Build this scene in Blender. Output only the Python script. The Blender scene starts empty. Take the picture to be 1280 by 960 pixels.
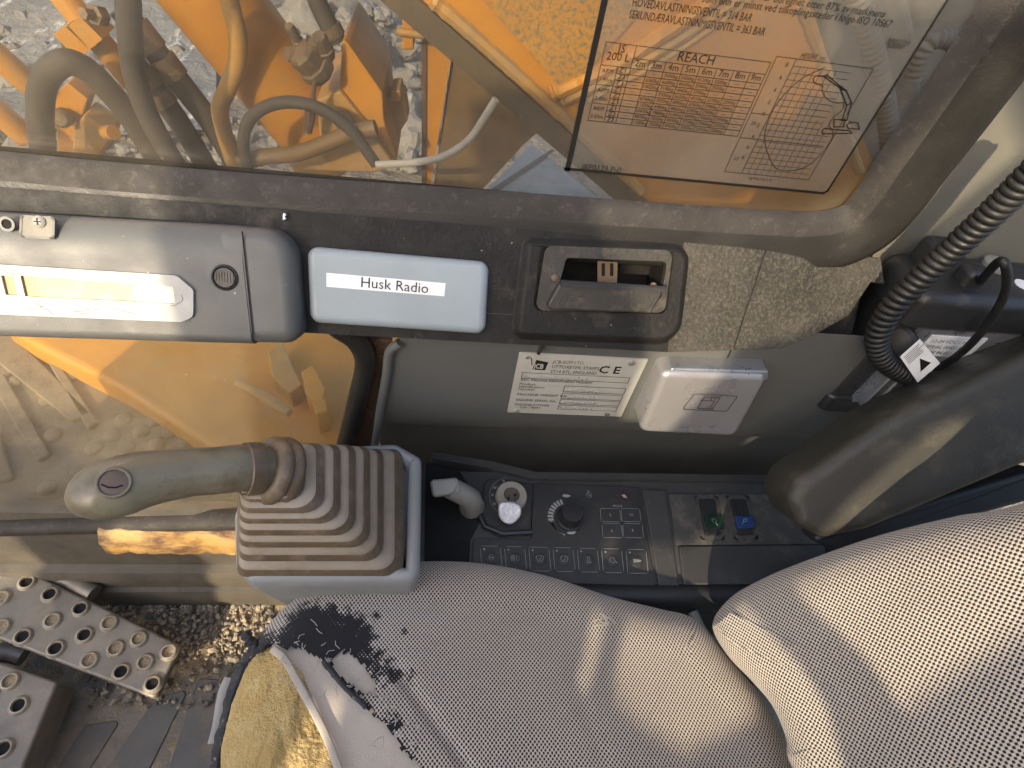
import bpy, bmesh, math, random
from mathutils import Vector as V, Matrix, noise
random.seed(7)
PI = math.pi
S = bpy.context.scene
COL = S.collection

# ------------------------------------------------------------------ camera
F = 700.0                                   # focal length in pixels of a 1280 px wide picture
CAM = V((0, 0, 1.07))
_D = V((525-640, 1050-480, F)).normalized()  # straight down, seen from the camera (right, down, forward)
_X = V((6275, 197, F)); _X = (_X - _D*_X.dot(_D)).normalized()
_Z = -_D
_Y = _Z.cross(_X)
cd = bpy.data.cameras.new('camera'); cam = bpy.data.objects.new('camera', cd); COL.objects.link(cam)
S.camera = cam
cd.sensor_width = 36; cd.lens = 36*F/1280; cd.clip_start = 0.01; cd.clip_end = 500
right = V((_X.x, _Y.x, _Z.x)); down = V((_X.y, _Y.y, _Z.y)); fwd = V((_X.z, _Y.z, _Z.z))
cam.matrix_world = Matrix(((right.x, -down.x, -fwd.x, CAM.x), (right.y, -down.y, -fwd.y, CAM.y), (right.z, -down.z, -fwd.z, CAM.z), (0, 0, 0, 1)))

# ------------------------------------------------------------------ sky, sun, exposure
SUN_D = V((0.35, 0.80, -0.48)).normalized()   # the way the sunlight travels
w = bpy.data.worlds.new('World'); S.world = w; w.use_nodes = True
nt = w.node_tree; bg = nt.nodes['Background']
sky = nt.nodes.new('ShaderNodeTexSky'); sky.sky_type = 'NISHITA'; sky.sun_disc = False
sky.sun_elevation = math.asin(-SUN_D.z); sky.sun_rotation = math.atan2(-SUN_D.x, -SUN_D.y)
sky.dust_density = 3.6; sky.air_density = 1.0; sky.ozone_density = 0.8
nt.links.new(sky.outputs[0], bg.inputs[0]); bg.inputs[1].default_value = 0.15
sl = bpy.data.lights.new('sun', 'SUN'); so = bpy.data.objects.new('sun', sl); COL.objects.link(so)
sl.energy = 2.0; sl.angle = math.radians(0.9); sl.color = (1.0, 0.83, 0.58)
so.rotation_euler = SUN_D.to_track_quat('-Z', 'Y').to_euler(); so.location = (-3, -4, 4)
S.view_settings.view_transform = 'Standard'; S.view_settings.look = 'None'
S.view_settings.exposure = 1.55; S.view_settings.gamma = 1.0; S.view_settings.use_curve_mapping = False
S.render.engine = 'CYCLES'
S.cycles.max_bounces = 10; S.cycles.transparent_max_bounces = 12; S.cycles.diffuse_bounces = 5

# ------------------------------------------------------------------ pixel -> place
def ray(px, py):
    v = V((px-640, py-480, F)); return V((_X.dot(v), _Y.dot(v), _Z.dot(v)))
def onp(px, py, O, n):
    d = ray(px, py); return CAM + d*((O-CAM).dot(n)/d.dot(n))
def aty(px, py, y): return onp(px, py, V((0, y, 0)), V((0, 1, 0)))
def atz(px, py, z): return onp(px, py, V((0, 0, z)), V((0, 0, 1)))
class Fr:
    def __init__(s, O, u, v):
        s.O = V(O); s.u = V(u).normalized(); v = V(v); s.n = s.u.cross(v).normalized(); s.v = s.n.cross(s.u)
    def p(s, a, b, h=0): return s.O + s.u*a + s.v*b + s.n*h
    def px(s, x, y, h=0):
        q = onp(x, y, s.O + s.n*h, s.n) - s.O; return (q.dot(s.u), q.dot(s.v))
    def pxs(s, pts, h=0): return [s.px(x, y, h) for x, y in pts]
FT = Fr((0, .325, .712), (1, 0, 0), (0, .588, .809))     # slanted trim face under the window
FW = Fr((0, .345, 0), (1, 0, 0), (0, 0, 1))              # lower cab wall
FG = Fr((0, .41, 0), (1, 0, 0), (0, 0, 1))               # upper window glass
FL = Fr((0, .362, 0), (1, 0, 0), (0, 0, 1))              # lower window glass
FC = Fr((0, 0, .48), (1, 0, 0), (0, 1, 0))               # console top
FFL = Fr((0, 0, .05), (1, 0, 0), (0, 1, 0))              # cab floor
FPI = Fr((0, .405, 0), (1, 0, 0), (0, 0, 1))             # rear pillar face

# ------------------------------------------------------------------ mesh builder
def area(p): return sum(p[i][0]*p[(i+1) % len(p)][1]-p[(i+1) % len(p)][0]*p[i][1] for i in range(len(p)))/2
def ccw(p): return list(p) if area(p) > 0 else list(p)[::-1]
def rnd(pts, r, seg=5):
    """polygon with rounded corners; r one radius or one per corner"""
    n = len(pts); out = []
    if not hasattr(r, '__len__'): r = [r]*n
    for i in range(n):
        p0, p1, p2 = V(pts[i-1]), V(pts[i]), V(pts[(i+1) % n])
        a, b = (p0-p1), (p2-p1); la, lb = a.length, b.length; a /= la; b /= lb
        if r[i] <= 0: out.append(tuple(p1)); continue
        ang = a.angle(b); t = min(r[i]/math.tan(ang/2), la*.49, lb*.49); rad = t*math.tan(ang/2)
        c = p1 + (a+b).normalized()*(rad/math.sin(ang/2)); v0 = p1+a*t-c; v1 = p1+b*t-c; th = PI-ang
        for k in range(seg+1):
            s = k/seg; out.append(tuple(c + (v0*math.sin((1-s)*th) + v1*math.sin(s*th))/math.sin(th)) if th > 1e-4 else tuple(p1))
    return out
def smooth_closed(pts, n):
    """closed Catmull-Rom through points, n samples evenly spaced"""
    m = len(pts); P = [V(p) for p in pts]; raw = []
    for i in range(m):
        a, b, c, d = P[i-1], P[i], P[(i+1) % m], P[(i+2) % m]
        for k in range(16):
            t = k/16
            raw.append(.5*((2*b)+(c-a)*t+(2*a-5*b+4*c-d)*t*t+(3*b-a-3*c+d)*t**3))
    L = [0]
    for i in range(len(raw)): L.append(L[-1]+(raw[(i+1) % len(raw)]-raw[i]).length)
    out = []; j = 0
    for k in range(n):
        s = L[-1]*k/n
        while L[j+1] < s: j += 1
        t = (s-L[j])/max(1e-9, L[j+1]-L[j]); out.append(tuple(raw[j].lerp(raw[(j+1) % len(raw)], t)))
    return out
def spline(pts, n=8):
    P = [V(p) for p in pts]; P = [2*P[0]-P[1]] + P + [2*P[-1]-P[-2]]; out = []
    for i in range(1, len(P)-2):
        a, b, c, d = P[i-1:i+3]
        for k in range(n):
            t = k/n; out.append(.5*((2*b)+(c-a)*t+(2*a-5*b+4*c-d)*t*t+(3*b-a-3*c+d)*t**3))
    out.append(P[-2]); return out
def vnorm(p):
    n = len(p); out = []
    for i in range(n):
        a, b, c = V(p[i-1]), V(p[i]), V(p[(i+1) % n])
        e1 = (b-a); e2 = (c-b)
        q = V((e1.y, -e1.x)).normalized() + V((e2.y, -e2.x)).normalized()
        q = q.normalized(); e = V((e1.y, -e1.x)).normalized(); d = max(.5, q.dot(e))
        out.append(q/d)
    return out
class MB:
    def __init__(s): s.v = []; s.f = []; s.m = []; s.uv = {}
    def vert(s, p): s.v.append(tuple(p)); return len(s.v)-1
    def face(s, ids, m=0): s.f.append(tuple(ids)); s.m.append(m)
    def ring(s, pts): return [s.vert(p) for p in pts]
    def bridge(s, a, b, m=0, closed=True):
        n = len(a)
        for i in range(n if closed else n-1): s.face((a[i], a[(i+1) % n], b[(i+1) % n], b[i]), m)
    def prism(s, pts, fr, h0, h1, m=0, bottom=True):
        pts = ccw(pts)
        a = s.ring([fr.p(x, y, h0) for x, y in pts]); b = s.ring([fr.p(x, y, h1) for x, y in pts])
        s.bridge(a, b, m); s.face(b, m)
        if bottom: s.face(a[::-1], m)
    def pad(s, pts, fr, h, r, seg=5, m=0, h0=0, crown=0, bottom=False, flare=0):
        """slab standing on the frame with a rounded upper edge"""
        pts = ccw(pts); N = vnorm(pts)
        rings = [[fr.p(p[0]+n.x*flare, p[1]+n.y*flare, h0) for p, n in zip(pts, N)]]
        for k in range(seg+1):
            a = k/seg*PI/2; ins = r*(1-math.cos(a)); z = h-r+r*math.sin(a)
            rings.append([fr.p(p[0]-n.x*ins, p[1]-n.y*ins, z) for p, n in zip(pts, N)])
        ids = [s.ring(q) for q in rings]
        for a, b in zip(ids, ids[1:]): s.bridge(a, b, m)
        if crown:
            c = [sum((V(q) for q in rings[-1]), V((0, 0, 0)))/len(pts)]
            last = ids[-1]
            for k in (1, 2, 3):
                t = k/4
                nr = s.ring([V(q).lerp(c[0], t)+fr.n*crown*(1-(1-t)**2) for q in rings[-1]]); s.bridge(last, nr, m); last = nr
            ci = s.vert(c[0]+fr.n*crown)
            for i in range(len(last)): s.face((last[i], last[(i+1) % len(last)], ci), m)
        else:
            e = r*.1; inner = s.ring([fr.p(p[0]-n.x*(r+e), p[1]-n.y*(r+e), h) for p, n in zip(pts, N)]); s.bridge(ids[-1], inner, m); s.face(inner, m)
        if bottom: s.face(ids[0][::-1], m)
    def box(s, c, sx, sy, sz, ax=None, m=0):
        ax = ax or (V((1, 0, 0)), V((0, 1, 0)), V((0, 0, 1))); c = V(c)
        o = [s.vert(c+ax[0]*sx*i/2+ax[1]*sy*j/2+ax[2]*sz*k/2) for k in (-1, 1) for j in (-1, 1) for i in (-1, 1)]
        for q in ((0, 2, 3, 1), (4, 5, 7, 6), (0, 1, 5, 4), (2, 6, 7, 3), (0, 4, 6, 2), (1, 3, 7, 5)): s.face([o[i] for i in q], m)
    def tube(s, path, rad, seg=10, m=0, caps=True, flat=None):
        P = [V(p) for p in path]; n = len(P)
        if not hasattr(rad, '__len__'): rad = [rad]*n
        t = (P[1]-P[0]).normalized(); ref = V((0, 0, 1)) if abs(t.z) < .9 else V((1, 0, 0))
        x = t.cross(ref).normalized(); rings = []
        for i in range(n):
            t = (P[min(i+1, n-1)]-P[max(i-1, 0)]).normalized()
            x = (x-t*x.dot(t)).normalized(); y = t.cross(x); fy = flat if flat else 1
            rings.append(s.ring([P[i]+x*rad[i]*math.cos(a)+y*rad[i]*fy*math.sin(a) for a in [2*PI*k/seg for k in range(seg)]]))
        for a, b in zip(rings, rings[1:]): s.bridge(a, b, m)
        if caps: s.face(rings[0][::-1], m); s.face(rings[-1], m)
    def lathe(s, O, ax, prof, seg=24, m=0, cap=True):
        """prof: list of (radius, height along axis)"""
        ax = V(ax).normalized(); ref = V((0, 0, 1)) if abs(ax.z) < .9 else V((1, 0, 0))
        x = ax.cross(ref).normalized(); y = ax.cross(x); O = V(O); R = []
        for r, h in prof: R.append(s.ring([O+ax*h+(x*math.cos(a)+y*math.sin(a))*r for a in [2*PI*k/seg for k in range(seg)]]))
        for a, b in zip(R, R[1:]): s.bridge(a, b, m)
        if cap: s.face(R[-1], m); s.face(R[0][::-1], m)
    def blob(s, c, r, sub=1, amp=.25, sq=(1, 1, 1), seed=0, m=0):
        bm = bmesh.new(); bmesh.ops.create_icosphere(bm, subdivisions=sub, radius=1)
        base = len(s.v); rot = Matrix.Rotation(seed*1.7, 3, 'Z') @ Matrix.Rotation(seed*.9, 3, 'X')
        for q in bm.verts:
            d = q.co*(1+amp*noise.noise(q.co*1.6+V((seed*3.1, seed, 0))))
            d = V((d.x*sq[0], d.y*sq[1], d.z*sq[2])); s.v.append(tuple(V(c)+(rot @ d)*r))
        for fc in bm.faces: s.face([base+q.index for q in fc.verts], m)
        bm.free()
    def build(s, name, mats, parent=None, smooth=40, kind=None, uvs=None):
        me = bpy.data.meshes.new(name); me.from_pydata(s.v, [], s.f)
        if not isinstance(mats, (list, tuple)): mats = [mats]
        for q in mats: me.materials.append(q)
        me.polygons.foreach_set('material_index', s.m)
        if smooth:
            me.polygons.foreach_set('use_smooth', [True]*len(me.polygons)); me.update()
            try: me.set_sharp_from_angle(angle=math.radians(smooth))
            except Exception: pass
        if uvs:
            l = me.uv_layers.new(name='UVMap')
            for lp in me.loops: l.data[lp.index].uv = uvs[lp.vertex_index]
        bm = bmesh.new(); bm.from_mesh(me); bmesh.ops.recalc_face_normals(bm, faces=bm.faces); bm.to_mesh(me); bm.free()
        me.update()
        o = bpy.data.objects.new(name, me); COL.objects.link(o)
        if parent is not None: adopt(o, parent)
        if kind: o['kind'] = kind
        return o
def adopt(o, parent):
    o.parent = parent
    o.matrix_parent_inverse = Matrix.Translation(-parent.location) if parent.type == 'EMPTY' else Matrix.Identity(4)
def tag(o, label, cat, group=None, kind=None):
    o['label'] = label
    if cat: o['category'] = cat
    if group: o['group'] = group
    if kind: o['kind'] = kind
    return o
def thing(name, label, cat, loc, group=None):
    o = bpy.data.objects.new(name, None); COL.objects.link(o); o.location = loc; o.empty_display_size = .05
    return tag(o, label, cat, group)
def text(s, fr, a, b, size, mat, parent, h=.0004, name='lettering', align='LEFT', sx=1.0, bold=0.0, rot=0):
    c = bpy.data.curves.new('txt', 'FONT'); c.body = s; c.size = size; c.align_x = align; c.offset = bold
    c.resolution_u = 2
    t = bpy.data.objects.new('txt', c); COL.objects.link(t)
    dg = bpy.context.evaluated_depsgraph_get()
    me = bpy.data.meshes.new_from_object(t.evaluated_get(dg)); bpy.data.objects.remove(t)
    ca, sa = math.cos(rot), math.sin(rot)
    for q in me.vertices:
        x, y = q.co.x*sx, q.co.y
        q.co = fr.p(a+x*ca-y*sa, b+x*sa+y*ca, h)
    me.materials.clear(); me.materials.append(mat)
    o = bpy.data.objects.new(name, me); COL.objects.link(o)
    if parent is not None: adopt(o, parent)
    return o
def line(mb, fr, p, q, w, h=.0003, t=.0003, m=0):
    p, q = V(p), V(q); d = (q-p); L = d.length
    if L < 1e-7: return
    d /= L; n = V((-d.y, d.x))*w/2; p = p-d*w/2; q = q+d*w/2
    a = mb.ring([fr.p(*(p-n), h), fr.p(*(q-n), h), fr.p(*(q+n), h), fr.p(*(p+n), h)]); mb.face(a, m)
def polyline(mb, fr, pts, w, closed=False, h=.0003):
    n = len(pts)
    for i in range(n if closed else n-1): line(mb, fr, pts[i], pts[(i+1) % n], w, h)

# ------------------------------------------------------------------ materials
def nd(nt, t, **k):
    n = nt.nodes.new(t)
    for a, b in k.items():
        if a.startswith('i_'): n.inputs[int(a[2:]) if a[2:].isdigit() else a[2:]].default_value = b
        else: setattr(n, a, b)
    return n
def ramp(nt, fac, a, b):
    r = nd(nt, 'ShaderNodeMapRange', i_1=a, i_2=b); nt.links.new(fac, r.inputs[0]); return r.outputs[0]
def mixc(nt, fac, a, b):
    m = nt.nodes.new('ShaderNodeMix'); m.data_type = 'RGBA'
    for sock, val in ((m.inputs[0], fac), (m.inputs[6], a), (m.inputs[7], b)):
        if hasattr(val, 'is_linked'): nt.links.new(val, sock)
        else: sock.default_value = val if not hasattr(val, '__len__') else (*val[:3], 1)
    return m.outputs[2]
def mat(name, col, rough=.55, col2=None, sc=8, thr=(.35, .7), dirt=None, dsc=25, dthr=(.5, .75), metal=0, bump=.15, bsc=400, spec=.5, bdist=.001, coat=0, stretch=None, scratch=None):
    m = bpy.data.materials.new(name); m.use_nodes = True; nt = m.node_tree; b = nt.nodes['Principled BSDF']
    tc = nd(nt, 'ShaderNodeTexCoord'); co = tc.outputs['Object']
    if stretch:
        mp = nd(nt, 'ShaderNodeMapping'); mp.inputs['Scale'].default_value = stretch; nt.links.new(co, mp.inputs[0]); co2 = mp.outputs[0]
    else: co2 = co
    def nz(scale, det=6, rg=.6, c=co2):
        n = nd(nt, 'ShaderNodeTexNoise'); n.inputs['Scale'].default_value = scale; n.inputs['Detail'].default_value = det; n.inputs['Roughness'].default_value = rg
        nt.links.new(c, n.inputs[0]); return n.outputs[0]
    c = (*col, 1)
    n1 = nz(sc)
    out = mixc(nt, ramp(nt, n1, *thr), col, col2 if col2 else tuple(x*.72 for x in col))
    if dirt:
        d = ramp(nt, nz(dsc, 8, .7), *dthr); out = mixc(nt, d, out, dirt)
    if scratch:
        sp = ramp(nt, nz(220, 3, .6), .725, .755); out = mixc(nt, sp, out, scratch)
    nt.links.new(out, b.inputs['Base Color'])
    rr = nd(nt, 'ShaderNodeMapRange', i_1=.3, i_2=.7, i_3=max(.05, rough-.13), i_4=min(1, rough+.13)); nt.links.new(nz(sc*3), rr.inputs[0]); nt.links.new(rr.outputs[0], b.inputs['Roughness'])
    b.inputs['Metallic'].default_value = metal; b.inputs['Specular IOR Level'].default_value = spec; b.inputs['Coat Weight'].default_value = coat
    if bump:
        bp = nd(nt, 'ShaderNodeBump'); bp.inputs['Strength'].default_value = bump; bp.inputs['Distance'].default_value = bdist
        nt.links.new(nz(bsc, 4, .6, co), bp.inputs['Height']); nt.links.new(bp.outputs[0], b.inputs['Normal'])
    return m
M = {}
DUST = (.33, .27, .19)
M['trim'] = mat('black_trim', (.009, .0087, .0082), .6, (.016, .0152, .0138), 14, dirt=(.095, .08, .06), dsc=30, dthr=(.56, .9), spec=.28, bump=.5, bsc=260, bdist=.0015, scratch=(.25, .22, .18))
M['trim_worn'] = mat('worn_trim', (.020, .019, .0165), .85, (.070, .063, .049), 7, thr=(.38, .66), dirt=(.135, .118, .086), dsc=330, dthr=(.47, .80), bump=1, bsc=210, bdist=.004)
M['cable'] = mat('cable_black', (.008, .008, .0084), .5, (.011, .011, .011), 20, dirt=(.05, .045, .04), dsc=60, dthr=(.62, .9), bump=.1, bsc=700)
M['yelspeck'] = mat('worn_yellow', (.50, .235, .028), .6, (.42, .20, .03), 9, dirt=(.20, .155, .085), dsc=150, dthr=(.47, .60), bump=.5, bsc=200, bdist=.002)
M['brown'] = mat('post_shade_and_hose_brown', (.20, .115, .04), .65, (.13, .085, .04), 6, dirt=(.09, .07, .045), dsc=14, dthr=(.5, .75), bump=.2, bsc=200)  # shade of the post's inner face put into the brown; hose is brown itself
M['vent'] = mat('vent_dusty', (.021, .0195, .0165), .55, (.036, .032, .026), 20, dirt=(.12, .097, .068), dsc=60, dthr=(.52, .8), bump=.4, bsc=300)
M['seal'] = mat('rubber_seal', (.016, .015, .014), .42, (.026, .024, .021), 10, dirt=(.075, .064, .05), dsc=90, dthr=(.6, .85), spec=.3, bump=.35, bsc=500, stretch=(1, 1, 1))
M['seal_dusty'] = mat('rubber_seal_dusty', (.028, .025, .023), .62, (.043, .038, .033), 25, dirt=(.085, .072, .06), dsc=120, dthr=(.54, .78), spec=.3, bump=.5, bsc=700)
M['wall'] = mat('wall_panel', (.095, .098, .094), .6, (.115, .116, .110), 5, dirt=(.16, .14, .11), dsc=14, dthr=(.62, .9), bump=.12, bsc=900, scratch=(.2, .19, .17))
M['pillar'] = mat('pillar_panel', (.175, .166, .132), .6, (.14, .134, .11), 7, dirt=(.12, .10, .08), dsc=60, dthr=(.66, .85), bump=.25, bsc=900)
M['strip'] = mat('grey_plastic', (.098, .100, .097), .5, (.085, .087, .085), 9, dirt=(.30, .27, .2), dsc=40, dthr=(.66, .9), bump=.2, bsc=1200, scratch=(.4, .38, .33))
M['husk'] = mat('blue_grey_plastic', (.285, .33, .355), .42, (.25, .29, .31), 12, dirt=(.17, .16, .14), dsc=70, dthr=(.68, .85), bump=.08, bsc=1200)
M['paper'] = mat('white_label', (.82, .82, .83), .5, (.72, .72, .72), 60, dirt=(.4, .38, .34), dsc=260, dthr=(.68, .8), bump=0)
M['crackwhite'] = mat('cracked_white', (.37, .368, .358), .5, (.32, .317, .308), 30, dirt=(.3, .25, .18), dsc=80, dthr=(.66, .8), bump=.1, bsc=300)
M['ink'] = mat('black_ink', (.015, .014, .013), .5, bump=0)
M['inkg'] = mat('grey_ink', (.045, .042, .038), .5, bump=0)
M['inkw'] = mat('white_ink', (.42, .42, .40), .5, bump=0)
M['inkd'] = mat('faint_white_ink', (.26, .26, .25), .5, bump=0)
M['amber'] = mat('display_reflection', (.36, .225, .055), .18, (.31, .19, .045), 12, dirt=(.42, .30, .11), dsc=20, dthr=(.5, .9), bump=.05, bsc=500)  # amber base colour paints the yellow reflection in the display glass
M['con'] = mat('console_plastic', (.043, .042, .040), .55, (.060, .058, .054), 10, dirt=(.135, .12, .10), dsc=35, dthr=(.55, .9), bump=.3, bsc=700, scratch=(.12, .11, .10))
M['con2'] = mat('membrane_black', (.031, .0305, .0295), .5, (.044, .043, .041), 14, dirt=(.10, .09, .075), dsc=45, dthr=(.55, .9), bump=.1, bsc=900)
M['con3'] = mat('dusty_panel', (.055, .053, .048), .7, (.075, .07, .062), 18, dirt=(.15, .13, .10), dsc=50, dthr=(.48, .75), bump=.35, bsc=600)
M['black'] = mat('black_plastic', (.020, .020, .021), .42, (.030, .030, .031), 12, dirt=(.095, .085, .07), dsc=40, dthr=(.6, .9), bump=.15, bsc=900)
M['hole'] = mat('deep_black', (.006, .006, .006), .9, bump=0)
M['arm'] = mat('armrest_vinyl', (.028, .026, .020), .5, (.036, .033, .026), 9, dirt=(.15, .125, .08), dsc=16, dthr=(.55, .95), bump=.35, bsc=450)
M['house'] = mat('pod_grey', (.295, .305, .308), .5, (.26, .268, .27), 8, dirt=(.25, .22, .17), dsc=20, dthr=(.6, .85), bump=.12, bsc=900)
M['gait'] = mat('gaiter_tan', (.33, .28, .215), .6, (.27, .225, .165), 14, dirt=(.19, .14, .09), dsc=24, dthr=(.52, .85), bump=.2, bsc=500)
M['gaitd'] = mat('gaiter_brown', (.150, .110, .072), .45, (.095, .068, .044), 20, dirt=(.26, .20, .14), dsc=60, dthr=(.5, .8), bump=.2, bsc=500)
M['grip'] = mat('grip_worn', (.165, .148, .10), .36, (.205, .195, .14), 16, dirt=(.085, .057, .033), dsc=22, dthr=(.46, .68), bump=.15, bsc=300)
M['gripb'] = mat('grip_button', (.14, .10, .075), .4, (.09, .065, .05), 60, bump=.2, bsc=400)
M['lever'] = mat('lever_grey', (.27, .265, .235), .45, (.21, .205, .18), 30, dirt=(.1, .09, .07), dsc=60, dthr=(.58, .8), bump=.1, bsc=900)
M['brass'] = mat('lock_cream', (.40, .36, .29), .4, (.32, .28, .22), 60, bump=.1, bsc=900)
M['key'] = mat('key_silver', (.75, .75, .78), .45, (.6, .6, .63), 120, metal=.3, bump=.6, bsc=260, bdist=.002)
M['green'] = mat('green_rocker', (.010, .036, .020), .4, bump=.05)
M['blue'] = mat('blue_rocker', (.025, .062, .21), .4, bump=.05)
M['red'] = mat('red_ink', (.35, .03, .03), .5, bump=0)
M['plate'] = mat('alu_plate', (.52, .51, .46), .48, (.46, .45, .40), 12, dirt=(.40, .36, .28), dsc=30, dthr=(.5, .9), metal=.1, bump=.05, bsc=900)
M['rivet'] = mat('rivet', (.6, .58, .54), .3, metal=.8, bump=0)
M['chrome'] = mat('scuffed_silver', (.42, .41, .415), .36, (.36, .345, .345), 10, dirt=(.45, .40, .34), dsc=40, dthr=(.55, .9), metal=.55, bump=.12, bsc=250, scratch=(.8, .78, .75))
M['alu'] = mat('alu_fins', (.40, .41, .43), .35, (.32, .33, .35), 30, metal=.7, bump=.1, bsc=600)
M['steel'] = mat('worn_steel', (.30, .27, .225), .48, (.19, .165, .13), 14, dirt=(.36, .30, .22), dsc=30, dthr=(.5, .8), metal=.3, bump=.3, bsc=350)
M['ringm'] = mat('polished_ring', (.48, .42, .33), .4, (.30, .26, .20), 80, metal=.35, bump=.1, bsc=500)
M['floor'] = mat('dirty_mat', (.18, .165, .145), .7, (.25, .225, .18), 8, dirt=(.38, .31, .225), dsc=14, dthr=(.42, .66), bump=.8, bsc=220, bdist=.003)
M['mat_rib'] = mat('mat_rib', (.125, .123, .118), .62, (.18, .165, .14), 16, dirt=(.25, .205, .15), dsc=24, dthr=(.5, .75), bump=.5, bsc=300)
M['soil'] = mat('soil', (.33, .26, .17), .95, (.44, .35, .235), 30, dirt=(.18, .14, .095), dsc=70, dthr=(.5, .75), bump=1, bsc=300, bdist=.004)
M['stone'] = mat('gravel', (.50, .42, .31), .9, (.33, .27, .19), 160, bump=.5, bsc=600)
M['stone2'] = mat('gravel_grey', (.24, .205, .165), .9, (.14, .12, .10), 160, bump=.5, bsc=600)
M['rust'] = mat('rusty_yellow', (.40, .235, .065), .75, (.50, .37, .19), 22, dirt=(.11, .055, .03), dsc=30, dthr=(.44, .62), bump=.7, bsc=200, bdist=.002, stretch=(.5, 1.3, 1.3))
M['rust2'] = mat('brown_rust', (.13, .065, .035), .85, (.06, .04, .03), 40, dirt=(.26, .17, .11), dsc=90, dthr=(.55, .75), bump=.8, bsc=250, bdist=.002)
M['sill'] = mat('sill_grey', (.085, .075, .06), .65, (.14, .12, .09), 14, dirt=(.04, .035, .03), dsc=26, dthr=(.55, .8), bump=.3, bsc=400)
M['yel'] = mat('yellow_paint', (.58, .25, .018), .45, (.49, .20, .014), 6, dirt=(.40, .23, .07), dsc=9, dthr=(.50, .85), bump=.15, bsc=300, scratch=(.5, .3, .1))
M['yeld'] = mat('yellow_dusty', (.50, .26, .05), .6, (.42, .22, .05), 9, dirt=(.30, .21, .11), dsc=14, dthr=(.42, .72), bump=.3, bsc=220)
M['flange_shade'] = mat('shaded_flange_edge', (.075, .055, .033), .55, (.12, .085, .04), 14, dirt=(.28, .15, .03), dsc=24, dthr=(.62, .8), bump=.4, bsc=200)  # dark colour paints the shade along the boom's lower edge
M['hose'] = mat('hose_rubber', (.050, .041, .033), .75, (.072, .060, .047), 16, dirt=(.06, .05, .04), dsc=50, dthr=(.5, .8), bump=.4, bsc=300)
M['fit'] = mat('old_fitting', (.20, .13, .07), .6, (.09, .07, .05), 26, dirt=(.38, .25, .1), dsc=50, dthr=(.55, .75), metal=.3, bump=.4, bsc=200)
M['pale'] = mat('pale_plate', (.46, .44, .40), .7, (.36, .34, .30), 9, dirt=(.24, .21, .17), dsc=20, dthr=(.55, .8), bump=.3, bsc=200)
M['deck'] = mat('deck_dusty', (.175, .135, .085), .85, (.23, .18, .115), 7, dirt=(.105, .083, .055), dsc=18, dthr=(.48, .75), bump=.6, bsc=120, bdist=.003)
M['ground'] = mat('ground', (.14, .122, .098), .95, (.20, .182, .155), .9, dirt=(.105, .09, .07), dsc=3.2, dthr=(.45, .65), bump=1, bsc=9, bdist=.08)
M['rock'] = mat('rock', (.155, .145, .128), .9, (.105, .097, .083), 2.2, dirt=(.23, .215, .19), dsc=6, dthr=(.55, .75), bump=.8, bsc=14, bdist=.03)
M['bare_rock'] = mat('bare_rock', (.13, .128, .12), .8, (.17, .165, .155), 1.3, dirt=(.40, .385, .355), dsc=2.6, dthr=(.56, .62), bump=1, bsc=8, bdist=.05, stretch=(1.9, .6, 1))
M['engine'] = mat('engine_grey', (.20, .185, .16), .6, (.15, .135, .115), 12, dirt=(.28, .24, .18), dsc=20, dthr=(.5, .8), bump=.25, bsc=300)
M['liner'] = mat('liner_cloth', (.55, .47, .385), .9, (.48, .41, .33), 12, dirt=(.35, .28, .2), dsc=30, dthr=(.6, .85), bump=.5, bsc=900, stretch=(1, 1, 1))
M['foam'] = mat('yellow_foam', (.66, .47, .19), .95, (.54, .36, .13), 22, dirt=(.74, .57, .29), dsc=60, dthr=(.5, .72), bump=1, bsc=420, bdist=.004)
M['piping'] = mat('torn_piping', (.025, .026, .030), .7, (.05, .05, .055), 60, dirt=(.3, .28, .26), dsc=160, dthr=(.6, .68), bump=.8, bsc=500, bdist=.002)
M['thread'] = mat('loose_thread', (.5, .47, .42), .9, bump=0)
M['white_edge'] = mat('white_strap', (.36, .345, .32), .7, (.28, .265, .24), 30, bump=.2)
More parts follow.
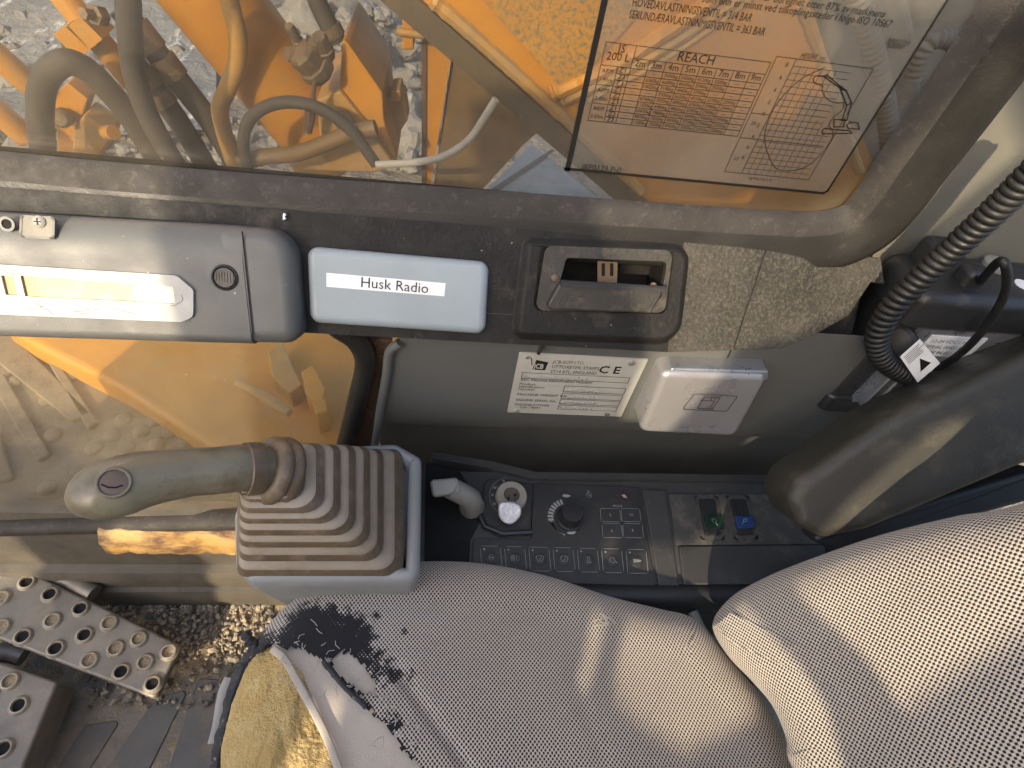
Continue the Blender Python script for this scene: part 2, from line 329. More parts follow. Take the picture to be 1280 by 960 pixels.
# dirty window glass
def glassmat(name, dust=.10, amt=.35, dcol=(.42, .36, .27), low=None, tint=.93):
    m = bpy.data.materials.new(name); m.use_nodes = True; nt = m.node_tree; nt.nodes.clear()
    out = nd(nt, 'ShaderNodeOutputMaterial'); tr = nd(nt, 'ShaderNodeBsdfTransparent'); tr.inputs[0].default_value = (tint, tint, tint*.975, 1)
    gl = nd(nt, 'ShaderNodeBsdfGlossy'); gl.inputs['Roughness'].default_value = .04
    di = nd(nt, 'ShaderNodeBsdfDiffuse'); di.inputs[0].default_value = (*dcol, 1)
    fr = nd(nt, 'ShaderNodeFresnel'); ge = nd(nt, 'ShaderNodeNewGeometry')
    io = nd(nt, 'ShaderNodeMapRange', i_1=0, i_2=1, i_3=1.45, i_4=1/1.45); nt.links.new(ge.outputs['Backfacing'], io.inputs[0]); nt.links.new(io.outputs[0], fr.inputs[0])
    tc = nd(nt, 'ShaderNodeTexCoord')
    n1 = nd(nt, 'ShaderNodeTexNoise'); n1.inputs['Scale'].default_value = 9; n1.inputs['Detail'].default_value = 8; n1.inputs['Roughness'].default_value = .7
    n2 = nd(nt, 'ShaderNodeTexNoise'); n2.inputs['Scale'].default_value = 420; n2.inputs['Detail'].default_value = 2
    for q in (n1, n2): nt.links.new(tc.outputs['Object'], q.inputs[0])
    r1 = nd(nt, 'ShaderNodeMapRange', i_1=.35, i_2=.75, i_3=dust*.5, i_4=dust*1.6); nt.links.new(n1.outputs[0], r1.inputs[0])
    r2 = nd(nt, 'ShaderNodeMapRange', i_1=.70, i_2=.76, i_3=0, i_4=amt); nt.links.new(n2.outputs[0], r2.inputs[0])
    if low:      # dust settled along the bottom of the pane
        sx = nd(nt, 'ShaderNodeSeparateXYZ'); nt.links.new(tc.outputs['Object'], sx.inputs[0])
        rz = nd(nt, 'ShaderNodeMapRange', i_1=low[1], i_2=low[0], i_3=1.0, i_4=low[2]); nt.links.new(sx.outputs[2], rz.inputs[0])
        mu = nd(nt, 'ShaderNodeMath', operation='MULTIPLY'); nt.links.new(r1.outputs[0], mu.inputs[0]); nt.links.new(rz.outputs[0], mu.inputs[1]); r1 = mu
    ad = nd(nt, 'ShaderNodeMath', operation='ADD', use_clamp=True); nt.links.new(r1.outputs[0], ad.inputs[0]); nt.links.new(r2.outputs[0], ad.inputs[1])
    m1 = nd(nt, 'ShaderNodeMixShader'); nt.links.new(fr.outputs[0], m1.inputs[0]); nt.links.new(tr.outputs[0], m1.inputs[1]); nt.links.new(gl.outputs[0], m1.inputs[2])
    m2 = nd(nt, 'ShaderNodeMixShader'); nt.links.new(ad.outputs[0], m2.inputs[0]); nt.links.new(m1.outputs[0], m2.inputs[1]); nt.links.new(di.outputs[0], m2.inputs[2])
    nt.links.new(m2.outputs[0], out.inputs[0]); return m
M['glass'] = glassmat('dirty_glass', .075, .25, (.30, .27, .23), (.80, .90, 1.8), .86)
M['glass2'] = glassmat('dustier_glass', .10, .4, (.42, .34, .23))
M['film'] = glassmat('haze_film', .17, .15, (.36, .335, .30))  # slight dust plus added grey haze painting the smoky shade over the boom
# woven seat cloth
def cloth():
    m = bpy.data.materials.new('seat_weave'); m.use_nodes = True; nt = m.node_tree; b = nt.nodes['Principled BSDF']
    uv = nd(nt, 'ShaderNodeUVMap'); uv.uv_map = 'UVMap'
    nz = nd(nt, 'ShaderNodeTexNoise'); nz.inputs['Scale'].default_value = 60; nz.inputs['Detail'].default_value = 3; nt.links.new(uv.outputs[0], nz.inputs[0])
    mx = nd(nt, 'ShaderNodeVectorMath', operation='MULTIPLY_ADD'); mx.inputs[1].default_value = (.0014, .0014, 0); nt.links.new(nz.outputs['Color'], mx.inputs[0]); nt.links.new(uv.outputs[0], mx.inputs[2])
    sp = nd(nt, 'ShaderNodeSeparateXYZ'); nt.links.new(mx.outputs[0], sp.inputs[0])
    def wave(sock, pitch):
        a = nd(nt, 'ShaderNodeMath', operation='MULTIPLY'); a.inputs[1].default_value = 2*PI/pitch; nt.links.new(sock, a.inputs[0])
        s_ = nd(nt, 'ShaderNodeMath', operation='SINE'); nt.links.new(a.outputs[0], s_.inputs[0]); return s_.outputs[0]
    pr = nd(nt, 'ShaderNodeMath', operation='MULTIPLY'); nt.links.new(wave(sp.outputs[0], .0035), pr.inputs[0]); nt.links.new(wave(sp.outputs[1], .0040), pr.inputs[1])
    at = nd(nt, 'ShaderNodeAttribute', attribute_name='wear'); n4 = nd(nt, 'ShaderNodeTexNoise'); n4.inputs['Scale'].default_value = 120; n4.inputs['Detail'].default_value = 5; nt.links.new(uv.outputs[0], n4.inputs[0])
    sb = nd(nt, 'ShaderNodeMath', operation='ADD'); nt.links.new(at.outputs['Fac'], sb.inputs[0]); nt.links.new(n4.outputs[0], sb.inputs[1])
    wr = nd(nt, 'ShaderNodeMapRange', i_1=.80, i_2=1.12, i_3=0, i_4=1.55); nt.links.new(sb.outputs[0], wr.inputs[0])
    ps = nd(nt, 'ShaderNodeMath', operation='ADD'); nt.links.new(pr.outputs[0], ps.inputs[0]); nt.links.new(wr.outputs[0], ps.inputs[1])
    hole = nd(nt, 'ShaderNodeMapRange', i_1=-.12, i_2=.40); nt.links.new(ps.outputs[0], hole.inputs[0])
    n2 = nd(nt, 'ShaderNodeTexNoise'); n2.inputs['Scale'].default_value = 7; n2.inputs['Detail'].default_value = 6; nt.links.new(uv.outputs[0], n2.inputs[0])
    n3 = nd(nt, 'ShaderNodeTexNoise'); n3.inputs['Scale'].default_value = 900; n3.inputs['Detail'].default_value = 2; nt.links.new(uv.outputs[0], n3.inputs[0])
    lt = mixc(nt, ramp(nt, n2.outputs[0], .35, .7), (.63, .545, .45), (.475, .405, .33))
    lt = mixc(nt, ramp(nt, n3.outputs[0], .45, .7), lt, (.70, .63, .55))
    base = mixc(nt, hole.outputs[0], lt, (.022, .021, .023))
    nt.links.new(base, b.inputs['Base Color']); b.inputs['Roughness'].default_value = .95; b.inputs['Specular IOR Level'].default_value = .15
    b.inputs['Sheen Weight'].default_value = .25
    inv = nd(nt, 'ShaderNodeMath', operation='SUBTRACT'); inv.inputs[0].default_value = 1; nt.links.new(hole.outputs[0], inv.inputs[1])
    bp = nd(nt, 'ShaderNodeBump'); bp.inputs['Strength'].default_value = .7; bp.inputs['Distance'].default_value = .0012; nt.links.new(inv.outputs[0], bp.inputs['Height']); nt.links.new(bp.outputs[0], b.inputs['Normal'])
    return m
M['cloth'] = cloth()
#==END_HEAD==

# ================================================================== THE SETTING
def R(a, b): return random.uniform(a, b)
# ---- ground outside, 1.3 m below the cab floor
def ground_sheet():
    mb = MB(); nx, ny = 90, 90; ids = {}
    for j in range(ny+1):
        for i in range(nx+1):
            x = -30+60*i/nx; y = -22+60*j/ny
            d = 1 if y > 1.6 else .3
            z = -1.35 + d*(.16*noise.noise(V((x*.7, y*.7, 0)))+.05*noise.noise(V((x*2.3, y*2.3, 3))))
            if y > 7: z += (y-7)*.06
            ids[i, j] = mb.vert((x, y, z))
    for j in range(ny):
        for i in range(nx): mb.face((ids[i, j], ids[i+1, j], ids[i+1, j+1], ids[i, j+1]))
    o = mb.build('ground', M['ground']); o['kind'] = 'structure'
    # far terrain ring so that the sheet reaches the horizon
    mb = MB(); a = mb.ring([(x, y, -1.5) for x, y in ((-30, -22), (30, -22), (30, 38), (-30, 38))]); b = mb.ring([(x, y, -1.5) for x, y in ((-240, -240), (240, -240), (240, 240), (-240, 240))])
    mb.bridge(a, b); o = mb.build('terrain', M['ground']); o['kind'] = 'structure'
ground_sheet()
# ---- cab floor
mb = MB(); mb.prism([(-1.1, -.55), (.9, -.55), (.9, .342), (-1.1, .342)], FFL, -.05, 0)
fl = mb.build('cab_floor', M['floor']); fl['kind'] = 'structure'
# raised ribs of the rubber mat, diagonal, each one a part
for k, (p, q, r_, s_) in enumerate([((203, 985), (262, 985), (298, 852), (248, 848)), ((118, 985), (176, 985), (236, 862), (196, 872)), ((55, 985), (98, 985), (152, 900), (108, 906))]):
    mb = MB(); mb.pad(rnd(FFL.pxs([p, q, r_, s_]), .006), FFL, .0028, .0015, 3); mb.build('mat_rib', M['mat_rib'], fl)
# dirt drifts and gravel on the floor
mb = MB(); ids = {}; nx, ny = 130, 80
for j in range(ny+1):
    for i in range(nx+1):
        x = -.70+.52*i/nx; y = .04+.30*j/ny
        px = 0
        e = max(0, min(1, (y-.20)/.1))*max(0, min(1, (x+.55)/.08)); 
        z = .0488+.012*e+.016*e*noise.noise(V((x*18, y*18, 1)))+.004*noise.noise(V((x*11, y*11, 4)))+.005*noise.noise(V((x*60, y*60, 2)))
        ids[i, j] = mb.vert((x, y, z))
for j in range(ny):
    for i in range(nx): mb.face((ids[i, j], ids[i+1, j], ids[i+1, j+1], ids[i, j+1]))
o = mb.build('loose_dirt', M['soil']); tag(o, 'sandy dirt drifted over the cab floor beside the pedals', 'dirt', kind='stuff')
mb = MB(); mg = MB()
for k in range(2600):
    q = (R(110, 345), R(738, 885))
    if q[1] > 830 and random.random() < .75: continue
    p = atz(*q, .055)
    if p.y > .335: continue
    r_ = abs(random.gauss(0, .0022))+.0011
    (mb if random.random() < .6 else mg).blob((p.x, p.y, .055+.008*max(0, min(1, (p.y-.2)/.1))+r_*.3), r_, 0, .5, (1, R(.6, 1), R(.5, .9)), k)
base = len(mb.v)
mb.v += mg.v; mb.f += [tuple(i+base for i in f) for f in mg.f]; mb.m += [1]*len(mg.f)
o = mb.build('gravel', [M['stone'], M['stone2']], smooth=0); tag(o, 'pale grit and gravel scattered on the cab floor', 'gravel', kind='stuff')

# ---- lower cab wall
mb = MB()
wl = FW.pxs([(466, 575), (474, 520), (483, 470), (487, 445), (500, 426)]); wl = [(wl[0][0]+.004, .05), (.80, .05), (.80, .74), (wl[4][0], .74)] + wl[::-1]
ev = wl[4:][::-1]          # left edge, from low to high
def lx(z):
    for a, b in zip(ev, ev[1:]):
        if a[1] <= z <= b[1]: return a[0]+(b[0]-a[0])*(z-a[1])/(b[1]-a[1])
    return ev[0][0] if z < ev[0][1] else ev[-1][0]
rows = []
for y_, z_ in [(.345, .74), (.345, .72), (.345, .70), (.345, .68), (.345, .66), (.345, .64), (.345, .62), (.346, .60), (.349, .58), (.355, .56), (.366, .54), (.383, .52), (.40, .49), (.40, .05)]:
    rows.append(mb.ring([(lx(z_), y_, z_), (.2, y_, z_), (.5, y_, z_), (.80, y_, z_)]))
for a, b in zip(rows, rows[1:]): mb.bridge(a, b, closed=False)
wall = mb.build('cab_wall', M['wall']); wall['kind'] = 'structure'
# rolled edge of the panel next to the lower window
mb = MB(); mb.tube(spline([aty(500, 428, .343), aty(487, 440, .343), aty(483, 470, .343), aty(474, 520, .343), aty(466, 575, .343)], 8), .0045, 10)
mb.build('rolled_edge', M['wall'], wall)
# scored line of the panel above the box
mb = MB(); line(mb, FW, FW.px(902, 462), FW.px(916, 432), .0013, .0006); mb.build('seam', M['hole'], wall)
# sill under the lower window
mb = MB()
def xbar(mb, x0, x1, prof, m=0):
    a = mb.ring([(x0, y, z) for y, z in prof]); b = mb.ring([(x1, y, z) for y, z in prof]); mb.bridge(a, b, m); mb.face(a, m); mb.face(b[::-1], m)
xbar(mb, -1.1, -.035, [(.37, .05), (.37, .335), (.35, .335), (.348, .20), (.349, .05)])
sill = mb.build('cab_sill', M['sill']); tag(sill, 'stepped metal sill between the lower window and the cab floor', 'sill')
mb = MB()
x0, x1 = aty(132, 690, .32).x, -.10
zt = aty(200, 668, .33).z
a = None; rows = []
n = 60
for i in range(n+1):
    x = x0+(x1-x0)*i/n
    j = .0035*noise.noise(V((x*60, 0, 0))); 
    rows.append(mb.ring([(x, .35, zt+.004), (x, .333+j*.4, zt+.002+j), (x, .322+j, zt-.012+j), (x, .320+j, zt-.040+j*.6), (x, .328, zt-.052), (x, .35, zt-.058)]))
for a, b in zip(rows, rows[1:]): mb.bridge(a, b, closed=False)
mb.face(rows[0]); mb.build('rusty_ledge', M['rust'], sill)
mb = MB(); zb = aty(200, 712, .34).z
xbar(mb, -1.1, -.10, [(.35, zb), (.336, zb-.004), (.330, zb-.02), (.332, zb-.055), (.35, zb-.06)]); mb.build('lower_ledge', M['sill'], sill)
mb = MB(); xbar(mb, -1.1, -.10, [(.35, .115), (.325, .11), (.318, .085), (.318, .05), (.35, .05)]); mb.build('floor_channel', M['sill'], sill)

# ---- lower window: glass and rubber
lw = thing('lower_window', 'dusty lower window glass with black rubber seal behind the joystick', 'window', (-.4, .362, .34))
g = rnd(FL.pxs([(-160, 380), (470, 380), (448, 436), (420, 575), (392, 690), (-160, 690)]), .004)
mb = MB(); mb.prism(FL.pxs([(-260, 395), (452, 395), (440, 470), (395, 690), (-260, 690)]), FL, 0, .004); mb.build('pane', M['glass2'], lw)
mb = MB(); mb.tube(spline([aty(*p, .352) for p in [(420, 405), (446, 424), (457, 452), (447, 500), (432, 555), (405, 640)]], 8), .0125, 12, flat=.8); mb.build('side_seal', M['seal'], lw)
mb = MB(); mb.tube(spline([aty(*p, .350) for p in [(-160, 655), (0, 655), (80, 653), (200, 650), (330, 647)]], 8), .017, 12, flat=.75); mb.build('bottom_seal', M['seal_dusty'], lw)
# rusty reveal between seal and panel
mb = MB(); pts = FL.pxs([(455, 425), (490, 425), (486, 470), (470, 560), (440, 560), (462, 470)], .003); mb.prism(pts, FL, -.02, .003)
o = mb.build('rusty_reveal', M['rust2'], wall)

# ---- trim under the upper window
tr = thing('window_trim', 'black moulded plastic trim ledge running below the upper window', 'trim', (0, .345, .71))
T = lambda pts, h=0: FT.pxs(pts, h)
topv = .092
BV = .009
outline = [(-.85, BV)] + T([(930, 437), (975, 436), (1015, 420), (1060, 394), (1088, 352)]) + [(.395, topv-.01), (.385, topv+.013), (-.85, topv+.013)]
vent_hole = rnd(T([(690, 318), (832, 322), (820, 384), (680, 380)]), .004, 4)
# face as a grid cut to the outline, gently uneven
def inside(p, poly):
    c = False; x, y = p[0], p[1]; j = len(poly)-1
    for i in range(len(poly)):
        if (poly[i][1] > y) != (poly[j][1] > y) and x < (poly[j][0]-poly[i][0])*(y-poly[i][1])/(poly[j][1]-poly[i][1])+poly[i][0]: c = not c
        j = i
    return c
def plate_with_hole(mb, outer, hole, fr, h0, h1):
    bm = bmesh.new()
    def loop(pts): 
        vs = [bm.verts.new(fr.p(x, y, h1)) for x, y in pts]; return [bm.edges.new((vs[i], vs[(i+1) % len(vs)])) for i in range(len(vs))]
    e = loop(ccw(outer)) + (loop(ccw(hole)) if hole else [])
    bmesh.ops.triangle_fill(bm, use_beauty=True, edges=e)
    base = len(mb.v); bm.verts.index_update()
    for q in bm.verts: mb.v.append(tuple(q.co))
    for f_ in bm.faces: mb.face([base+q.index for q in f_.verts])
    bm.free()
    for pts in ([outer, hole] if hole else [outer]):
        pts = ccw(pts); a = mb.ring([fr.p(x, y, h0) for x, y in pts]); b = mb.ring([fr.p(x, y, h1) for x, y in pts]); mb.bridge(a, b)
mb = MB(); split = FT.px(846, 360)[0]; cutx = split
left = [p for p in [(-.85, BV), (cutx, BV), (cutx, topv+.013), (-.85, topv+.013)]]
plate_with_hole(mb, left, vent_hole, FT, -.03, 0)
mb.build('ledge', M['trim'], tr)
mb = MB()
mb.pad([(cutx, BV)] + outline[1:-1] + [(cutx, topv+.013)], FT, .001, .0008, 3, h0=-.03); mb.build('worn_end', M['trim_worn'], tr)
mb = MB(); polyline(mb, FT, FT.pxs([(917, 434), (928, 400), (941, 362), (957, 312)], .001), .0011, False, .0016); mb.build('seam', M['hole'], tr)
# closing body behind the ledge
mb = MB()
for s0, s1 in ((-.85, .07), (.22, .385)): xbar(mb, s0, s1, [(.348, .722), (.374, .757), (.40, .80), (.436, .80), (.436, .71), (.36, .71)]); mb.build('ledge_body', M['trim'], tr, kind='stuff')
# raised moulding round the vent
mb = MB(); sur = rnd(T([(655, 296), (866, 306), (852, 432), (640, 424)], .004), [.008, .016, .022, .01], 6)
hole2 = rnd(T([(676, 306), (842, 312), (832, 392), (665, 388)], .004), .007, 6)
N = vnorm(ccw(sur)); sur = ccw(sur)
pr_ = None
for k in range(8):
    t_ = k/7; rg_ = mb.ring([FT.p(p[0]-n.x*(.009*t_-.002), p[1]-n.y*(.009*t_-.002), -.0003+.0063*(3*t_*t_-2*t_**3)) for p, n in zip(sur, N)])
    if pr_: mb.bridge(pr_, rg_)
    pr_ = rg_
bm = bmesh.new(); edges = []
for l_ in [[(p[0]-n.x*.007, p[1]-n.y*.007) for p, n in zip(sur, N)], ccw(hole2)]:
    vs = [bm.verts.new(FT.p(x, y, .006)) for x, y in l_]; edges += [bm.edges.new((vs[i], vs[(i+1) % len(vs)])) for i in range(len(vs))]
bmesh.ops.triangle_fill(bm, use_beauty=True, edges=edges); bm.verts.index_update(); base = len(mb.v)
for q in bm.verts: mb.v.append(tuple(q.co))
for f_ in bm.faces: mb.face([base+q.index for q in f_.verts])
bm.free()
mb.build('vent_surround', M['trim'], tr)
# white paint chip
mb = MB(); q = FT.px(357, 270); mb.prism([(q[0]-.001, q[1]-.003), (q[0]+.0010, q[1]-.0022), (q[0]+.0002, q[1]-.0006), (q[0]+.0012, q[1]+.0010), (q[0]-.0002, q[1]+.0022), (q[0]-.0010, q[1]+.0004)], FT, 0, .004); mb.build('paint_chip', M['paper'], tr)

# ---- upper window: glass, rubber seal
uw = thing('upper_window', 'large upper side window with thick black rubber seal', 'window', (-.2, .41, .80))
gx1 = FG.px(1085, 262)[0]
mb = MB(); mb.prism([(-.95, .79), (gx1+.03, .79), (gx1+.03, 1.5), (-.95, 1.5)], FG, -.004, 0); mb.build('pane', M['glass'], uw)
# seal follows the bottom edge and the rear edge
def sealpath(off=0, dy=0):
    pts = [(-420, 190), (-200, 198), (0, 212), (150, 226), (400, 245), (600, 258), (800, 272), (950, 282), (1020, 283), (1062, 272), (1088, 245), (1115, 205), (1150, 155), (1200, 82), (1255, 2), (1320, -95)]
    return spline([aty(x, y, .400+dy) for x, y in pts], 6)
prof = [(-.036, -.004), (-.034, .003), (-.028, .0075), (-.019, .0085), (-.010, .0072), (-.003, .0035), (.003, -.0005), (.009, -.004), (.013, -.010)]
path = sealpath(); mb = MB(); rows = []
for i, p in enumerate(path):
    t = (path[min(i+1, len(path)-1)]-path[max(i-1, 0)]).normalized(); t.y = 0; t.normalize()
    nrm = V((-t.z, 0, t.x))   # towards the glass
    rows.append(mb.ring([p+nrm*a+V((0, -b-.006-(.0 if a > -.015 else .012*(-a-.015)/.02), 0)) for a, b in prof]))
for a, b in zip(rows, rows[1:]):
    for i in range(len(a)-1): mb.face((a[i], a[i+1], b[i+1], b[i]), 1 if i >= 5 else 0)
mb.build('rubber_seal', [M['seal'], M['seal_dusty']], uw, smooth=70)

# ---- rear pillar right of the window
mb = MB()
pil = [(.30, .62), (.60, .62), (.585, 1.5), (.40, 1.5), (.385, .95), (.36, .80)]
mb.prism(pil, FPI, -.03, 0); 
o = mb.build('rear_pillar', M['pillar']); tag(o, 'beige grey sheet metal pillar panel behind the coiled cable', 'pillar')
mb = MB(); mb.prism([(.56, .3), (.95, .3), (.95, 1.5), (.56, 1.5)], Fr((0, .47, 0), (1, 0, 0), (0, 0, 1)), -.03, 0); o = mb.build('rear_corner', M['black']); o['kind'] = 'structure'

# ================================================================== OUTSIDE THE WINDOW
def yp(px, py, y): return aty(px, py, y)
# ---- boom
FB = Fr((0, .86, 0), (1, 0, 0), (0, 0, 1))
bo = thing('excavator_boom', 'wide dusty yellow excavator boom seen behind the printed load chart', 'boom', (.5, 1.0, .3))
a0, a1 = V(FB.px(528, 0)), V(FB.px(822, 262)); dr = (a0-a1).normalized()
b0, b1 = V(FB.px(1012, 0)), V(FB.px(1092, 250)); db = (b0-b1).normalized()
poly = [a1-dr*.25, a0+dr*1.6, b0+V((-.9, 1.25)), b0+db*.25, b1-db*.12]
poly = [tuple(p) for p in poly]
mb = MB(); mb.prism(poly, FB, -.36, 0); mb.build('side_plate', M['yel'], bo)
# lower flange, dark colour painting its shade, slightly proud
n2 = V((-dr.y, dr.x)); n2 = -n2 if n2.dot(b1-a1) > 0 else n2
mb = MB(); q = [a1-dr*.25, a0+dr*1.6, a0+dr*1.6+n2*.032, a1-dr*.25+n2*.032]; mb.prism([tuple(p) for p in q], FB, -.40, .012); mb.build('lower_flange', M['flange_shade'], bo)
# weld seam and welded reinforcement plate
def seam(pts, r_, y=.858, nm='weld_seam', m='yeld'):
    mb = MB(); P = spline([aty(*p, y) for p in pts], 14); rad = [r_*(1+.35*noise.noise(V((i*.6, r_*99, 0)))) for i in range(len(P))]; mb.tube(P, rad, 8); mb.build(nm, M[m], bo)
seam([(540, 0), (600, 52), (680, 124), (760, 198), (800, 240)], .010)
mb = MB(); mb.prism(FB.pxs([(552, -60), (705, 112), (712, 108), (870, -60)]), FB, -.002, .006); mb.build('reinforcement_plate', M['yelspeck'], bo)
seam([(690, 118), (720, 104), (770, 80), (830, 42), (890, 0), (960, -50)], .011, m='yel')
seam([(702, 128), (735, 112), (790, 84), (850, 48), (920, 0), (990, -60)], .008)
seam([(730, 128), (760, 112), (830, 74), (900, 28), (960, -20)], .005)
seam([(1000, 5), (1022, 60), (1052, 150), (1075, 215)], .008)
# boom foot shade plate below the chart
# ---- engine side right of the boom
en = thing('engine_cover', 'grey engine side cover right of the boom, behind the window corner', 'cover', (.9, 1.1, .2))
FE = Fr((0, 1.02, 0), (1, 0, 0), (0, 0, 1))
mb = MB(); mb.pad(rnd(FE.pxs([(1040, -150), (1128, -60), (1150, 60), (1162, 190), (1185, 330), (1010, 330)]), .02), FE, 0, .015, h0=-.3); mb.build('panel', M['engine'], en)
mb = MB(); mb.pad(rnd(FE.pxs([(1148, -200), (1400, -200), (1400, 330), (1195, 330), (1175, 180)]), .03), FE, -.09, .02, h0=-.4); mb.build('rear_panel', M['engine'], en)
mb = MB(); mb.prism(FE.pxs([(1052, 170), (1076, 165), (1112, 255), (1092, 268)], .03), FE, -.02, .03); mb.build('yellow_strut', M['yeld'], en)
mb = MB(); mb.prism(FE.pxs([(860, 235), (1120, 215), (1130, 330), (830, 330)]), FE, -.02, .06); mb.build('deck_edge', M['engine'], en)
# corrugated conduit
def corrugated(pts, y, r_, pitch, name, label, m):
    P = spline([aty(*p, y) for p in pts], 60); out = []; rad = []; s_ = 0
    for i, p in enumerate(P):
        if i: s_ += (p-P[i-1]).length
        out.append(p); rad.append(r_*(1+.13*math.sin(2*PI*s_/pitch)))
    mb = MB(); mb.tube(out, rad, 12); o = mb.build(name, M[m], smooth=80); return tag(o, label, 'conduit')
corrugated([(1068, -20), (1085, 40), (1100, 100), (1110, 150), (1116, 220), (1118, 270)], .97, .016, .011, 'corrugated_conduit', 'ribbed black conduit running down beside the boom', 'engine')
corrugated([(1140, 100), (1158, 58), (1180, 48), (1205, 62), (1222, 90)], .98, .014, .010, 'corrugated_conduit', 'short arched ribbed conduit behind the window corner', 'engine')

# ---- boom cylinder
def cyl(a, b, r_, name, mb=None, seg=28):
    pass
bc = thing('boom_cylinder', 'thick yellow hydraulic boom cylinder slanting down behind the window', 'cylinder', tuple(yp(380, 190, .95)))
A, B = yp(222, -60, .98), yp(412, 185, .98); ax = (B-A).normalized(); L = (B-A).length
mb = MB(); mb.lathe(A-ax*.5, ax, [(.067, 0), (.067, L+.46), (.060, L+.475)], 32); mb.build('barrel', M['yel'], bc)
mb = MB(); mb.lathe(A+ax*(L*.985-.02), ax, [(.073, 0), (.075, .006), (.075, .045), (.070, .05)], 32); mb.build('end_collar', M['yeld'], bc)
# side bracket with folded faces
mb = MB(); fr = Fr((0, .90, 0), (1, 0, 0), (0, 0, 1))
mb.pad(rnd(fr.pxs([(428, 48), (436, 56), (478, 116), (480, 150), (498, 202), (410, 160), (396, 122), (424, 110)]), .004), fr, .0, .003, h0=-.16); mb.build('side_bracket', M['yel'], bc)
mb = MB(); mb.pad(rnd(fr.pxs([(396, 122), (426, 110), (462, 155), (498, 205), (470, 212), (405, 212)], .003), .006), fr, .012, .004, h0=-.1); mb.build('gusset', M['yeld'], bc)
o_ = yp(430, 148, .885); mb = MB(); mb.lathe(o_, (0, -1, 0), [(.014, 0), (.014, .012), (.010, .016), (.006, .016), (.006, .006)], 16); mb.build('pin', M['fit'], bc)
mb = MB(); P = spline([yp(*p, .885) for p in [(278, -40), (289, 10), (297, 45), (296, 80), (284, 112), (275, 135), (280, 165), (292, 205), (300, 240)]], 8); mb.tube(P, .0125, 14); mb.build('feed_pipe', M['yeld'], bc)
# clamp valve block on the cylinder
vb = thing('valve_fitting', 'rusty brass coloured hydraulic valve fitting on the boom cylinder', 'valve', tuple(yp(390, 90, .88)))
for nm, p, q, r_ in [('stem', (361, 32), (378, 62), .007), ('body', (372, 62), (404, 92), .022), ('cap', (398, 45), (410, 72), .011), ('elbow', (358, 68), (384, 70), .010), ('plug', (392, 52), (398, 76), .009)]:
    mb = MB(); a, b = yp(*p, .86), yp(*q, .88); d = (b-a); l = d.length; mb.lathe(a, d, [(r_*.8, 0), (r_, l*.12), (r_, l*.55), (r_*1.18, l*.58), (r_*1.18, l*.85), (r_*.9, l)], 8 if nm in ('body', 'cap') else 14); mb.build(nm, M['fit'], vb, smooth=30)
mb = MB(); mb.tube([yp(*p, .85) for p in [(394, 100), (392, 115), (388, 140), (385, 165)]], [.003, .003, .008, .006], 8); mb.build('hanging_wire', M['rust2'], vb)
def hose(name, label, pts, y, r_, m='hose', yy=None, ferr=()):
    P = spline([aty(x_, y_, (yy[i] if yy else y)) for i, (x_, y_) in enumerate(pts)], 10); mb = MB(); mb.tube(P, r_, 16)
    t = thing(name, label, 'hose', tuple(P[-1])); mb.build('tube', M[m], t)
    for k, (f0, f1, rr) in enumerate(ferr):
        i0, i1 = int(f0*(len(P)-1)), int(f1*(len(P)-1)); mb = MB(); mb.lathe(P[i0], P[i1]-P[i0], [(rr, 0), (rr, (P[i1]-P[i0]).length)], 18); mb.build('ferrule', M['fit'], t)
    return t
hose('hydraulic_hose', 'thick black hydraulic hose bent in an arch at the far left', [(60, 260), (54, 190), (50, 140), (56, 100), (80, 78), (110, 88), (140, 118), (165, 150), (200, 205), (230, 250)], .80, .0155, yy=[.78]*5+[.79, .80, .81, .82, .82])
hose('hydraulic_hose', 'black hydraulic hose hanging straight down across the arched hose', [(158, -60), (160, 0), (163, 50), (170, 100), (188, 150), (222, 210), (250, 255)], .76, .0135)
hose('hydraulic_hose', 'upper of two parallel hoses below the thick cylinder, with steel ferrule', [(150, 10), (192, 62), (232, 112), (268, 160), (300, 215)], .92, .0175, ferr=[(.10, .26, .021), (.32, .44, .0205)])
hose('hydraulic_hose', 'lower of two parallel hoses below the thick cylinder', [(165, 75), (190, 108), (222, 150), (262, 215), (280, 250)], .90, .0165, ferr=[(.12, .26, .020), (.30, .40, .0195)])
hose('hydraulic_hose', 'thin black hose coiled in a loop in front of the cylinder', [(330, 250), (312, 215), (304, 180), (312, 150), (336, 132), (370, 128), (405, 138), (440, 165), (470, 205)], .82, .0085)
hose('hydraulic_hose', 'dusty hose dipping across the bottom of the coiled loop', [(300, 205), (330, 196), (370, 192), (405, 180), (440, 166), (470, 160)], .84, .012, m='brown')
hose('hydraulic_hose', 'black hose reaching down to the yellow bracket from above', [(380, -50), (396, 0), (410, 30), (422, 52)], .93, .0135, ferr=[(.72, .9, .017)])
hose('drain_hose', 'thin pale hose hanging in a curve before the yellow post', [(470, 206), (520, 203), (555, 195), (585, 176), (605, 148), (620, 124)], .80, .0055, m='pale')
